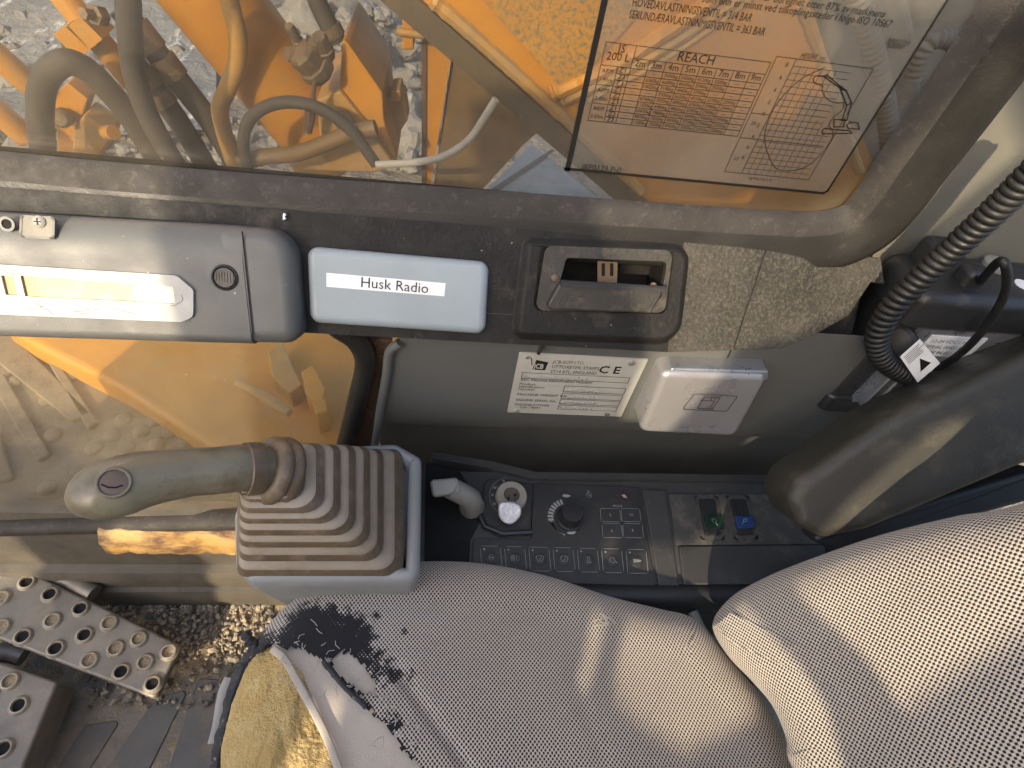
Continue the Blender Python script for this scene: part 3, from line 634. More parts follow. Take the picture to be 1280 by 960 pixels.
# left-hand rods, clamp and brackets
def rod(name, label, cat, a, b, y, r_, m='yel', clamp=None):
    t = thing(name, label, cat, tuple(aty(*b, y))); mb = MB(); A_, B_ = aty(*a, y), aty(*b, y); mb.lathe(A_, B_-A_, [(r_*.9, 0), (r_, .003), (r_, (B_-A_).length-.003), (r_*.9, (B_-A_).length)], 18); mb.build('pipe', M[m], t); return t, A_, B_
t, A_, B_ = rod('steel_pipe', 'yellow steel pipe with square clamp at the top left', 'pipe', (50, -40), (168, 105), .86, .016)
for (c0, c1) in [((100, 20), (128, 48)), ((84, 30), (112, 60))]:
    mb = MB(); p, q = aty(*c0, .845), aty(*c1, .845); d = (q-p).normalized(); y_ = V((0, 1, 0)); z_ = d.cross(y_).normalized(); y_ = z_.cross(d); mb.box((p+q)/2, (q-p).length, .04, .026, (d, y_, z_)); mb.build('clamp', M['yel'], t)
mb = MB(); p = aty(128, 20, .84); mb.lathe(p, (-.3, -1, .4), [(.012, 0), (.012, .014), (.007, .016), (.007, .03)], 6); mb.build('clamp_bolt', M['fit'], t, smooth=20)
rod('steel_pipe', 'yellow steel pipe entering at the left edge above the arched hose', 'pipe', (-60, 20), (40, 108), .84, .0165)
rod('steel_pipe', 'fat yellow steel pipe low at the left edge', 'pipe', (-60, 90), (38, 175), .82, .0165)
brk = thing('pipe_bracket', 'folded yellow bracket with a round boss inside the hose arch', 'bracket', tuple(aty(90, 170, .85)))
fr = Fr((0, .86, 0), (1, 0, 0), (0, 0, 1))
mb = MB(); mb.pad(rnd(fr.pxs([(68, 118), (84, 103), (110, 124), (104, 142), (92, 178), (112, 200), (72, 200), (70, 150)]), .003), fr, 0, .002, h0=-.03); mb.build('bracket_plate', M['yel'], brk)
mb = MB(); mb.pad(rnd(fr.pxs([(92, 160), (106, 142), (140, 165), (136, 178), (118, 205), (90, 205)], .01), .004), fr, .012, .003, h0=-.03); mb.build('lower_plate', M['yeld'], brk)
mb = MB(); mb.lathe(aty(80, 146, .85), (.2, -1, .3), [(.013, 0), (.013, .014), (.009, .018), (.005, .018)], 16); mb.build('boss', M['fit'], brk)
mb = MB(); mb.lathe(aty(132, 165, .84), (.8, -.5, .3), [(.010, 0), (.010, .022), (.006, .022)], 12); mb.build('stud', M['yel'], brk)
# yellow post with a face painted brown for shade, small fittings on top and below
po = thing('yellow_post', 'upright yellow box post standing between cylinder and boom', 'post', tuple(aty(545, 200, 1.0)))
fr = Fr((0, 1.0, 0), (1, 0, 0), (0, 0, 1)); l0, l1 = fr.px(532, 40), fr.px(534, 196); r0_, r1_ = fr.px(562, 62), fr.px(540, 200)
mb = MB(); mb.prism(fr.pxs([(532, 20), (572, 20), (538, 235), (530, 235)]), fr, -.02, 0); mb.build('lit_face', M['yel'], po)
mb = MB(); mb.prism(fr.pxs([(572, 20), (720, 125), (655, 180), (600, 240), (540, 250)], -.012), fr, -.03, -.012); mb.build('shade_brown_face', M['brown'], po)
mb = MB(); mb.prism(fr.pxs([(527, 20), (533, 20), (533, 235), (527, 235)], .004), fr, -.02, .004); mb.build('edge_strip', M['rust2'], po)
lp = thing('grab_lug', 'small yellow lug with cross bolt hanging beside the post top', 'lug', tuple(aty(512, 50, 1.1)))
mb = MB(); mb.pad(rnd(fr.pxs([(505, -20), (519, -20), (519, 54), (504, 54)], 0), .005), fr, .03, .004, h0=0); mb.build('lug', M['yel'], lp)
mb = MB(); a, b = aty(496, 39, .97), aty(530, 44, .97); mb.lathe(a, b-a, [(.006, 0), (.006, (b-a).length)], 12); mb.build('cross_bolt', M['yeld'], lp)
sv = thing('small_valve', 'little yellow valve block between bracket and post', 'valve', tuple(aty(493, 150, .95)))
for nm, pts, h in [('block', [(482, 122), (505, 118), (510, 150), (498, 168), (482, 152)], .03), ('head', [(488, 115), (500, 113), (503, 128), (490, 130)], .04)]:
    mb = MB(); mb.pad(rnd(fr.pxs(pts, h), .004), fr, h, .003, h0=-.01); mb.build(nm, M['yeld'], sv)
# pale platform low behind the seal
mb = MB(); fr2 = Fr((0, 0, .30), (1, 0, 0), (0, 1, 0)); mb.prism(fr2.pxs([(590, 255), (665, 180), (800, 290), (760, 330), (590, 330)]), fr2, -.02, 0)
pf = mb.build('platform_plate', M['pale']); tag(pf, 'pale grey platform plate below the boom edge', 'plate')
mb = MB(); a, b = fr2.px(600, 250), fr2.px(690, 190); line(mb, fr2, a, b, .012, .004); mb.build('groove', M['sill'], pf)

# ---- rocks outside, single stones one can pick out
rocks = [((440, 32), .15, 'pale square stone upper middle, left of the post'), ((452, 52), .17, 'grey rounded stone below the pale square stone'), ((472, 72), .15, 'flat grey slab of stone above the small valve'), ((430, 8), .13, 'grey stone at the top edge near the hanging hose'),
         ((418, -6), .16, 'blocky stone half cut by the top edge'), ((480, 20), .09, 'small pale stone next to the yellow lug'), ((510, 62), .08, 'small stone just left of the post'), ((462, 12), .10, 'small brownish stone amid the rubble'), ((500, 100), .12, 'long pale stone behind the small valve'), ((512, 140), .14, 'white striped stone beside the post foot'), ((514, 175), .14, 'pale stone right above the window seal by the post'), ((345, 12), .30, 'big grey layered rock right of the thick cylinder'), ((385, 30), .22, 'mossy grey rock behind the valve fitting'),
         ((15, 100), .13, 'pale stone between the two left pipes'), ((130, 130), .16, 'pale stone seen under the hose arch'), ((150, 150), .14, 'grey stone seen right of the yellow bracket')]
for k, (p, r_, lb) in enumerate(rocks):
    q = atz(*p, -1.25); mb = MB(); mb.blob(q, r_*1.15, 3, .55, (1.15, .9, .6), k+3); mb.build('rock', M['rock'], smooth=25); o = bpy.data.objects[-1] if False else COL.objects[-1]; tag(o, lb, 'rock', 'rocks outside the cab')
mb = MB()
for k in range(900):
    q = atz(R(-60, 640), R(-60, 215), -1.3); r_ = abs(random.gauss(0, .035))+.02
    mb.blob((q.x, q.y, -1.3+r_*.2), r_, 1, .5, (1, R(.6, 1), R(.5, .8)), k)
o = mb.build('rubble', M['rock'], smooth=0); tag(o, 'loose stone rubble on the ground outside', 'rubble', kind='stuff')
# smooth bare rock slab at top left
mb = MB(); ids = {}
for j in range(41):
    for i in range(41):
        q = atz(-60+330*i/40, -70+230*j/40, -1.2); ids[i, j] = mb.vert((q.x, q.y, -1.22+.12*noise.noise(V((q.x*.9, q.y*.9, 5)))+.05*noise.noise(V((q.x*3, q.y*3, 5)))))
for j in range(40):
    for i in range(40): mb.face((ids[i, j], ids[i+1, j], ids[i+1, j+1], ids[i, j+1]))
o = mb.build('bedrock', M['bare_rock']); o['kind'] = 'structure'

# ---- machine deck seen through the lower window
FD = Fr((0, 0, -.20), (1, 0, 0), (0, 1, 0))
dk = thing('machine_deck', 'dusty brown machine deck with raised ribs below the lower window', 'deck', (-.7, .9, -.2))
mb = MB(); mb.prism([(-2.2, .45), (.8, .45), (.8, 1.45), (-2.2, 1.45)], FD, -.08, 0); mb.build('deck_plate', M['deck'], dk)
for pts in [[(-20, 440), (15, 418), (118, 520), (92, 530)], [(-10, 480), (8, 470), (65, 570), (50, 580)], [(44, 425), (65, 440), (125, 530), (112, 540)], [(-30, 560), (0, 540), (20, 600), (0, 606)]]:
    mb = MB(); mb.pad(rnd(FD.pxs(pts), .006), FD, .014, .004, 4); mb.build('rib', M['deck'], dk)
proto = None
for k, p in enumerate([(19, 477), (66, 545), (118, 560), (155, 525), (177, 540), (193, 526), (213, 540), (158, 560), (196, 556), (215, 530), (232, 552), (140, 545), (92, 470), (60, 500), (100, 590), (60, 610)]):
    q = atz(*p, -.2)
    if proto is None:
        mb = MB(); mb.lathe((0, 0, -.001), (0, 0, 1), [(.021, 0), (.0195, .005), (.015, .009), (.008, .011), (.001, .0115)], 16); proto = mb.build('tread_bump', M['deck'], dk, smooth=80); o = proto
    else: o = proto.copy(); COL.objects.link(o)
    o.location = (q.x, q.y, -.2)
fp = thing('yellow_frame_plate', 'broad yellow frame plate slanting behind the lower window', 'plate', (-.5, 1.0, -.15))
FY = Fr((0, 0, -.12), (1, 0, 0), (0, 1, 0))
mb = MB(); mb.pad(FY.pxs([(0, 405), (30, 425), (150, 485), (265, 560), (330, 620), (480, 600), (520, 380), (300, 330), (0, 330)]), FY, 0, .02, h0=-.08); mb.build('plate', M['yel'], fp)
FY2 = Fr((0, 0, -.06), (1, 0, 0), (0, 1, 0))
mb = MB(); mb.pad(rnd(FY2.pxs([(335, 440), (352, 425), (372, 470), (378, 480), (362, 492), (340, 470)]), .006), FY2, .0, .004, h0=-.08); mb.build('bracket', M['yeld'], fp)
mb = MB(); mb.pad(rnd(FY2.pxs([(378, 470), (392, 462), (408, 492), (404, 512), (384, 500)]), .006), FY2, .02, .004, h0=-.08); mb.build('lug', M['yel'], fp)
mb = MB(); mb.pad(rnd(FY2.pxs([(392, 505), (408, 505), (410, 520), (396, 524)]), .004), FY2, .02, .004, h0=-.08); mb.build('lug', M['yel'], fp)
mb = MB(); P = [atz(*p, -.04) for p in [(297, 478), (320, 490), (345, 506), (362, 516)]]; mb.tube(P, [.012, .012, .015, .010], 12); mb.build('pipe', M['yeld'], fp)
#==END_OUT==

# ================================================================== ON THE TRIM
# ---- grey instrument strip
st = thing('instrument_strip', 'long grey plastic instrument strip with white framed display painted with a yellow reflection', 'panel', (-.25, .33, .71))
h = .026
mb = MB(); ends = []
for (t_, b_) in (((-260, 250), (-260, 414)), ((303, 282), (317, 431))):
    T0, B0 = V(FT.px(*t_, h-.008)), V(FT.px(*b_, h-.004)); prof = []
    for k in range(9): a_ = PI/2*k/8; prof.append((1-.20*(1-math.sin(a_)) if False else 1-.17*math.sin(a_), h-.012+.012*math.sin(a_)*1.0-(0)))
    pr = [(1.0, -.004)] + [(1-.28*(1-math.cos(PI/2*k/10)), (h-.014)+.014*math.sin(PI/2*k/10)) for k in range(11)] + [(.07*(1-math.sin(PI/2*k/6)) if False else .09*(1-math.sin(PI/2*k/6)), h-.010*(1-math.cos(PI/2*k/6))) for k in range(7)] + [(0, -.004)]
    ends.append(mb.ring([FT.p(*(B0.lerp(T0, s_)), z_) for s_, z_ in pr]))
mb.bridge(*ends); mb.face(ends[0][::-1]); mb.face(ends[1]); mb.build('housing', M['strip'], st, smooth=35)
mb = MB(); mb.pad(rnd(FT.pxs([(262, 280), (364, 287), (375, 432), (280, 430)], h), [.013, .024, .013, .013], 9), FT, h-.0006, .011, 7); mb.build('end_cap', M['strip'], st)
mb = MB(); a, b = FT.px(303, 290, h), FT.px(317, 425, h); line(mb, FT, a, b, .0011, h+.0003); mb.build('cap_joint', M['hole'], st)
# white cracked display frame
fo = rnd(FT.pxs([(-200, 318), (222, 344), (243, 362), (243, 396), (228, 402), (-200, 384)], h), [.001, .006, .004, .006, .004, .001], 6)
wins = [FT.pxs([(28, 344), (218, 358), (220, 379), (34, 370)], h), FT.pxs([(4, 344), (20, 345), (25, 369), (10, 368)], h), FT.pxs([(-60, 340), (-8, 343), (-2, 368), (-54, 366)], h)]
dsp = thing('x', '', '', (0, 0, 0)); bpy.data.objects.remove(dsp)
mb = MB()
bm = bmesh.new(); edges = []
for loop_ in [ccw(fo)]+[ccw(w_) for w_ in wins]:
    vs = [bm.verts.new(FT.p(x, y, h+.0022)) for x, y in loop_]; edges += [bm.edges.new((vs[i], vs[(i+1) % len(vs)])) for i in range(len(vs))]
bmesh.ops.triangle_fill(bm, use_beauty=True, edges=edges); bm.verts.index_update()
for q in bm.verts: mb.v.append(tuple(q.co))
for f_ in bm.faces: mb.face([q.index for q in f_.verts])
bm.free()
for loop_ in [ccw(fo)]+[ccw(w_) for w_ in wins]:
    a = mb.ring([FT.p(x, y, h-.0005) for x, y in loop_]); b = mb.ring([FT.p(x, y, h+.0022) for x, y in loop_]); mb.bridge(a, b)
dsp = mb.build('display_frame', M['crackwhite'], st)
for w_ in wins:
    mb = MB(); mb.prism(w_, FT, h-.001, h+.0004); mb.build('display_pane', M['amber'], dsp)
# cracks in the white film
for k in range(16):
    x, y = R(0, 230), (R(322, 340) if k % 2 else R(380, 394))
    p = V(FT.px(x, y, h)); d = R(-.5, .5)+(PI if random.random() < .5 else 0); pts = [p]
    for i in range(6): d += R(-.6, .6); pts.append(pts[-1]+V((math.cos(d), math.sin(d)*.5))*.0035)
    pts = [q for q in pts if inside(q, fo) and not any(inside(q, w_) for w_ in wins)]
    if len(pts) > 3: mb = MB(); polyline(mb, FT, pts, .0003, h=h+.0025); mb.build('crack', M['inkg'], dsp)
# light sensor knob
p = FT.px(281, 347, h); q = FT.p(*p, h)
mb = MB(); mb.lathe(q, FT.n, [(.0098, -.001), (.0098, .0006), (.0085, .0014), (.0078, .0002)], 28, cap=False); mb.lathe(q, FT.n, [(.0077, -.003), (.0077, .0002), (.0072, .0008)], 28)
kn = mb.build('sensor_window', M['black'], st)
mb = MB()
for i in range(7): a_ = FT.p(p[0]-.006+.002*i, p[1]-.003, h+.0009); b_ = FT.p(p[0]-.006+.002*i, p[1]+.004, h+.0009); mb.tube([a_, b_], .0004, 5)
mb.build('louvre', M['sill'], kn)
# screw pocket and screw hole at the left top
pk = rnd(FT.pxs([(27, 270), (68, 272), (67, 298), (26, 296)], h+.001), .002, 4)
mb = MB(); mb.prism(pk, FT, h-.002, h+.0012); o = mb.build('screw_pocket', M['pillar'], st)
mb = MB(); fr_ = FT; polyline(mb, FT, pk, .0014, True, h+.0016); mb.build('pocket_rim', M['strip'], st)
q = FT.p(*FT.px(51, 277, h), h+.001); mb = MB(); mb.lathe(q, FT.n, [(.0042, 0), (.0042, .001), (.003, .0022), (.001, .0026)], 18); sc_ = mb.build('screw', M['lever'], st)
mb = MB(); c = FT.px(51, 277, h); line(mb, FT, (c[0]-.002, c[1]), (c[0]+.002, c[1]), .0007, h+.0038); line(mb, FT, (c[0], c[1]-.002), (c[0], c[1]+.002), .0007, h+.0039); mb.build('cross_slot', M['hole'], sc_)
q = FT.p(*FT.px(10, 280, h), h); mb = MB(); mb.lathe(q, FT.n, [(.0052, 0), (.0052, .0014), (.0034, .0014), (.0034, 0)], 18, cap=False); mb.build('hole_rim', M['strip'], st)
mb = MB(); mb.lathe(q, FT.n, [(.0033, 0), (.0033, .0006)], 18); mb.build('screw_hole', M['hole'], st)

# ---- radio cover
h = .010
hk = thing('radio_cover', 'blue grey blank radio cover with white paper label, below the window', 'cover', tuple(FT.p(*FT.px(498, 412), 0)))
mb = MB(); mb.pad(rnd(FT.pxs([(382, 308), (612, 328), (607, 419), (386, 404)], h), .0085, 8), FT, h, .0065, 7); mb.build('cover_panel', M['husk'], hk)
lab = FT.pxs([(408, 341), (557, 354), (555.5, 370.5), (408, 358.5)], h+.0003)
mb = MB(); mb.prism(lab, FT, h-.0002, h+.0003); lb_ = mb.build('paper_label', M['paper'], hk)
p0 = FT.px(450, 358.6, h+.0004); d0 = V(FT.px(517, 364.2, h))-V(p0)
text('Husk Radio', FT, p0[0], p0[1], .0116, M['ink'], lb_, h+.0006, rot=math.atan2(d0.y, d0.x)-.01, sx=1.0)

# ---- air vent
ve = thing('air_vent', 'grimy black air vent with tilted lower flap, right of the radio cover', 'vent', tuple(FT.p(*FT.px(755, 390), 0)))
Vt = lambda pts, hh=0: FT.pxs(pts, hh)
mb = MB(); out_ = rnd(Vt([(682, 307), (841, 313), (831, 391), (669, 388)], .007), .007, 6); inn = rnd(Vt([(708, 322), (834, 327), (826, 375), (694, 372)], .007), .004, 4)
plate_with_hole(mb, out_, inn, FT, .001, .0072); mb.build('bezel', M['vent'], ve)
mb = MB(); b1_ = rnd(Vt([(700, 319), (836, 324), (829, 382), (686, 378)], 0), .004, 4); a_ = mb.ring([FT.p(*q, .007) for q in ccw(b1_)]); b_ = mb.ring([FT.p(*q, -.045) for q in ccw(b1_)]); mb.bridge(a_, b_); mb.face(b_); mb.build('duct', M['hole'], ve)
# bracket with two slots inside
mb = MB(); fri = Fr(FT.p(0, 0, -.006), FT.u, FT.v)
ob = fri.pxs([(747, 322), (772, 324), (771, 362), (747, 362)])
plate_with_hole(mb, ob, None, fri, -.001, 0); br_ = mb.build('inner_bracket', M['fit'], ve)
for x_ in (754, 764.5):
    mb = MB(); mb.prism(rnd(fri.pxs([(x_-2, 329), (x_+2, 329), (x_+2, 345), (x_-2, 345)]), .001, 3), fri, 0, .0006); mb.build('slot', M['hole'], br_)
# flap: a tilted shallow tray
c0, c1, c2, c3 = FT.p(*FT.px(700, 352, .004), .004), FT.p(*FT.px(829, 358, .004), .004), FT.p(*FT.px(812, 391, .011), .011), FT.p(*FT.px(680, 386, .011), .011)
c0 = FT.p(*FT.px(699, 352, .012), .012); c1 = FT.p(*FT.px(830, 360, .012), .012)
frf = Fr(c3, c2-c3, c0-c3); up = lambda q: ((q-c3).dot(frf.u), (q-c3).dot(frf.v))
mb = MB(); mb.pad(rnd([up(c3), up(c2), up(c1), up(c0)], .004, 5), frf, .004, .002, 4, h0=-.008, bottom=True); fp_ = mb.build('flap', M['vent'], ve)
mb = MB(); line(mb, frf, V(up(c0))+V((.002, -.0015)), V(up(c1))+V((-.002, -.0015)), .003, .0062); mb.tube([c0+frf.n*.004, c1+frf.n*.004], .0022, 8); mb.build('flap_lip', M['black'], fp_)
for s_ in ((693, 347), (816, 357)):
    q = FT.p(*FT.px(*s_, .006), .0075); mb = MB(); mb.lathe(q, FT.n, [(.0028, -.002), (.0028, .0006), (.0015, .0014)], 14); mb.build('screw', M['fit'], ve)

# ---- black cable end above the data plate
mb = MB(); mb.tube([aty(*p, .338) for p in [(686, 420), (681, 428), (676, 436), (673, 442)]], .0019, 8); o = mb.build('cable_stub', M['black']); tag(o, 'short black cable end poking out above the data plate', 'cable')

# ================================================================== ON THE LOWER WALL
# ---- data plate
dp = thing('data_plate', 'riveted aluminium maker data plate with printed fields on the dark wall', 'plate', tuple(aty(705, 518, .345)))
pc = FW.pxs([(653, 440), (811, 450.5), (775, 521.5), (631, 514.5)], .0012)
u0 = (pc[0][0]+pc[3][0])/2; u1 = (pc[1][0]+pc[2][0])/2; v1 = (pc[0][1]+pc[1][1])/2; v0 = (pc[2][1]+pc[3][1])/2
mb = MB(); mb.prism(rnd([(u0, v0), (u1, v0), (u1, v1), (u0, v1)], .001, 3), FW, 0, .0012); mb.build('sheet', M['plate'], dp)
W_, H_ = u1-u0, v1-v0
def D(a, b): return (u0+a*W_, v0+b*H_)
hh = .0016
for a, b in ((.885, .93), (.075, .04), (.865, .045), (.10, .93)):
    if (a, b) == (.10, .93): continue
    q = FW.p(*D(a, b), .0012); mb = MB(); mb.lathe(q, FW.n, [(.0032, 0), (.003, .001), (.0016, .0019)], 14); mb.build('rivet', M['rivet'], dp)
# maker logo: slanted dark block with letters, plus digger arm outline
mb = MB(); mb.prism([D(.125, .76), D(.225, .76), D(.235, .88), D(.14, .91)], FW, .0013, hh); lg = mb.build('logo_block', M['ink'], dp)
text('JCB', FW, *D(.133, .785), .0095, M['plate'], lg, hh+.0003, bold=.0003, sx=.62)
mb = MB(); polyline(mb, FW, [D(.115, .83), D(.10, .93), D(.075, .955), D(.06, .93), D(.085, .92)], .0008, h=hh); mb.build('logo_arm', M['ink'], lg)
text('JCB-SCM LTD.', FW, *D(.27, .875), .0064, M['inkg'], dp, hh, sx=.78); text('UTTOXETER, STAFFS', FW, *D(.27, .80), .0064, M['inkg'], dp, hh, sx=.78); text('ST14 8TL, ENGLAND.', FW, *D(.27, .725), .0064, M['inkg'], dp, hh, sx=.78)
text('C E', FW, *D(.645, .76), .0145, M['ink'], dp, hh, bold=.0003)
mb = MB()
def rect(a0, b0, a1, b1, w_=.0006): polyline(mb, FW, [D(a0, b0), D(a1, b0), D(a1, b1), D(a0, b1)], w_, True, hh)
rect(.055, .615, .92, .705); rect(.42, .42, .93, .52, .0007); rect(.42, .305, .93, .395); rect(.42, .205, .93, .285); rect(.42, .105, .93, .18)
mb.build('field_box', M['inkg'], dp)
for s_, a, b in (('EEC Machine Identification Number', .055, .575), ('Product', .05, .505), ('Identification', .05, .46), ('Number', .05, .415), ('MACHINE WEIGHT KG', .05, .325), ('ENGINE SERIAL No.', .05, .225), ('ENGINE POWER', .05, .14), ('kW / RPM', .10, .09)):
    text(s_, FW, *D(a, b), .0052, M['inkg'], dp, hh, sx=.95)
for k, (a, b) in enumerate(((.075, .632), (.45, .44), (.44, .325), (.44, .225), (.44, .12))):
    mb = MB()
    for i in range(16 if k == 0 else 9): q = FW.p(*D(a+.033*i+R(0, .01), b+R(0, .02)), hh-.0002); mb.lathe(q, FW.n, [(.0013, 0), (.0009, .0006)], 6)
    mb.build('stamped_number', M['rivet'], dp)

# ---- silver ashtray box
ab = thing('ashtray_box', 'scuffed silver flip box with tray symbol, on the wall beside the data plate', 'box', tuple(aty(870, 545, .345)))
FA = Fr((0, .345-.030, .62), (1, 0, 0), (0, .10, 1))
front = FA.pxs([(829, 466), (961, 471), (920, 547), (798, 541)], 0)
mb = MB(); mb.pad(rnd(front, [.008, .008, .010, .010], 6), FA, 0, .006, 6, h0=-.045, flare=0); mb.build('lid', M['chrome'], ab)
mb = MB(); mb.pad(rnd(FA.pxs([(838, 459), (960, 463), (959, 474), (836, 470)], -.006), .002, 4), FA, -.004, .002, 3, h0=-.03); mb.build('hinge_rail', M['alu'], ab)
mb = MB(); polyline(mb, FA, rnd(FA.pxs([(868, 492), (922, 495), (908, 514), (853, 511)], .0), .002, 4), .0009, True, .0004)
polyline(mb, FA, FA.pxs([(880, 496), (900, 497), (890, 511), (872, 510), (880, 496)]), .0009, False, .0004); polyline(mb, FA, FA.pxs([(876, 500), (893, 501), (886, 511)]), .0009, False, .0004)
mb.build('tray_symbol', M['ink'], ab)

# ================================================================== SIDE CONSOLE
co = thing('side_console', 'dark plastic side console with switches between seat and wall', 'console', (.2, .27, .05))
cy = .342
mb = MB()
xbar(mb, -.04, .62, [(cy, .05), (cy, .4795), (.205, .4795), (.190, .472), (.182, .455), (.182, .05)]); mb.build('body', M['con'], co)
C_ = lambda pts, hh=0: FC.pxs(pts, hh)
mb = MB(); mb.prism(rnd(C_([(540, 568), (615, 580), (668, 593), (1050, 598), (1050, 606), (664, 601), (610, 588), (540, 576)]), .001, 3), FC, -.02, .006); mb.build('rear_rib', M['con'], co)
# membrane panel
hh = .0022
mb = MB(); mb.pad(rnd(C_([(667, 603), (799, 609), (820, 732), (588, 726), (592, 672), (664, 674)], hh), .003, 4), FC, hh, .001, 3); me_ = mb.build('switch_panel', M['con2'], co)
mb = MB(); mb.pad(rnd(C_([(803, 612), (832, 613), (849, 732), (823, 732)], hh), .002, 4), FC, hh+.001, .0015, 3); mb.build('blank_strip', M['con'], co)
mb = MB(); mb.pad(rnd(C_([(836, 617), (1060, 617), (1060, 680), (846, 681)], hh), .002, 4), FC, hh, .001, 3); rp = mb.build('rocker_panel', M['con3'], co)
mb = MB(); mb.pad(rnd(C_([(848, 683), (1060, 681), (1060, 730), (854, 731)], hh), .002, 4), FC, hh+.0015, .0015, 3); mb.build('storage_lid', M['con'], co)
mb = MB(); mb.tube([FC.p(*FC.px(x_, y_, .0), -.006) for x_, y_ in ((590, 742), (800, 742), (1040, 742))], .012, 10); mb.build('front_roll', M['black'], co)
# flat black patch near the lever, painting the shade of a recess
mb = MB(); mb.prism(rnd(C_([(532, 578), (575, 590), (606, 640), (588, 676), (585, 722), (530, 722)]), .003, 4), FC, -.001, .0006); mb.build('recess_shade_patch', M['hole'], co)
# ignition
mb = MB(); mb.pad(rnd(C_([(606, 596), (666, 604), (664, 662), (622, 672), (600, 645)], .003), [.012, .003, .003, .012, .012], 6), FC, .003, .002, 4); ig = mb.build('ignition_plate', M['con2'], co)
mb = MB(); mb.tube([FC.p(*FC.px(x_, y_), .004) for x_, y_ in spline([(597, 640, 0), (604, 660, 0), (625, 670, 0), (664, 668, 0)], 6) and [(597, 640), (606, 660), (628, 669), (664, 667)]], .0035, 8); mb.build('ignition_lip', M['black'], co)
q = FC.p(*FC.px(639, 621, .004), .003)
mb = MB(); mb.lathe(q, (0, 0, 1), [(.0185, 0), (.0185, .005), (.017, .007), (.0095, .007), (.009, .005)], 32, cap=False); mb.build('lock_ring', M['brass'], ig)
mb = MB(); mb.lathe(q, (0, 0, 1), [(.0092, 0), (.0092, .006), (.008, .0072)], 24); mb.build('lock_core', M['sill'], ig)
mb = MB(); c = FC.px(640, 621, .011); line(mb, FC, (c[0]-.0045, c[1]-.002), (c[0]+.0045, c[1]+.003), .0028, .0106); mb.build('keyhole', M['hole'], ig)
mb = MB()
for a in [100+8*i for i in range(17)]:
    c = V(FC.px(639, 621, .003)); a1_, a2_ = math.radians(a), math.radians(a+8); line(mb, FC, c+V((math.cos(a1_), math.sin(a1_)))*.0255, c+V((math.cos(a2_), math.sin(a2_)))*.0255, .0007, .0035)
mb.build('lock_arc', M['inkd'], ig)
for a in (112, 150, 175, 205):
    c = V(FC.px(639, 621, .003))+V((math.cos(math.radians(a)), math.sin(math.radians(a))))*.0222; mb = MB(); mb.lathe(FC.p(c.x, c.y, .003), (0, 0, 1), [(.0016, 0), (.0016, .0005)], 10); mb.build('lock_mark', M['inkd'], ig)
text('START', FC, *FC.px(618, 611, .003), .0042, M['inkd'], ig, .0036, rot=.2)
ke = thing('ignition_key', 'silver wrapped key head sticking out of the ignition lock', 'key', tuple(q))
fk = Fr(FC.p(*FC.px(637, 640, .02), .016), (1, 0, 0), (0, .8, .6))
mb = MB(); mb.pad(smooth_closed(fk.pxs([(624, 630), (637, 627), (650, 632), (650, 645), (638, 655), (625, 648)]), 26), fk, .004, .0025, 4, h0=-.002, bottom=True); mb.build('key_head', M['key'], ke)
mb = MB(); mb.tube([fk.p(*fk.px(640, 632), .0), q+V((0, 0, .005))], .0028, 8); mb.build('key_shaft', M['steel'], ke)
# throttle knob
q = FC.p(*FC.px(711, 650, .0), .0022)
mb = MB(); mb.lathe(q, (0, 0, 1), [(.0155, 0), (.0155, .003), (.0135, .004), (.0130, .016), (.0118, .0185), (.004, .019)], 32); tk = mb.build('throttle_knob', M['black'], co)
mb = MB(); c = V(FC.px(711, 648, hh))
for i, a in enumerate(range(108, 186, 11)):
    d = V((math.cos(math.radians(a)), math.sin(math.radians(a)))); line(mb, FC, c+d*.0195, c+d*.0235, .0026, hh+.0004)
for a in range(190, 250, 6):
    d1, d2 = [V((math.cos(math.radians(x)), math.sin(math.radians(x)))) for x in (a, a+6)]; line(mb, FC, c+d1*.0215, c+d2*.0215, .0012+.0016*(250-a)/60, hh+.0004)
mb.build('throttle_scale', M['inkw'], me_)
for (x_, y_) in ((708, 620), (714, 666)):   # hare and tortoise marks
    mb = MB(); c = FC.px(x_, y_, hh); mb.prism([(c[0]+.0042*math.cos(t_)*(1+.2*math.cos(2*t_)), c[1]+.0019*math.sin(t_)) for t_ in [2*PI*k/12 for k in range(12)]], FC, hh, hh+.0005)
    mb.prism([(c[0]-.004, c[1]), (c[0]-.0018, c[1]+.0005), (c[0]-.003, c[1]+.0032)] if y_ < 640 else [(c[0]+.003, c[1]), (c[0]+.0056, c[1]+.001), (c[0]+.004, c[1]+.0022)], FC, hh, hh+.0006); mb.build('speed_mark', M['inkw'], me_)
mb = MB(); c = FC.px(736, 619, hh); polyline(mb, FC, [(c[0]+.0034*math.cos(t_), c[1]+.0034*math.sin(t_)) for t_ in [2*PI*k/14 for k in range(14)]], .0009, True, hh+.0004); line(mb, FC, (c[0]-.002, c[1]+.001), (c[0]+.002, c[1]-.001), .0016, hh+.0004); line(mb, FC, (c[0], c[1]+.0035), (c[0], c[1]+.0055), .002, hh+.0004); mb.build('engine_mark', M['inkd'], me_)
c = FC.px(780, 620, hh); mb = MB(); polyline(mb, FC, [(c[0]+.0056*math.cos(t_), c[1]+.0056*math.sin(t_)) for t_ in [2*PI*k/18 for k in range(18)]], .0011, True, hh+.0004); mb.build('prohibition_ring', M['red'], me_)
mb = MB(); mb.prism([(c[0]-.003, c[1]+.0015), (c[0]-.001, c[1]-.002), (c[0]+.0035, c[1]-.003), (c[0]+.0015, c[1]+.0018)], FC, hh, hh+.0005); mb.build('prohibition_mark', M['inkw'], me_)
text('MODE', FC, *FC.px(766, 634, hh), .0042, M['inkw'], me_, hh+.0005)
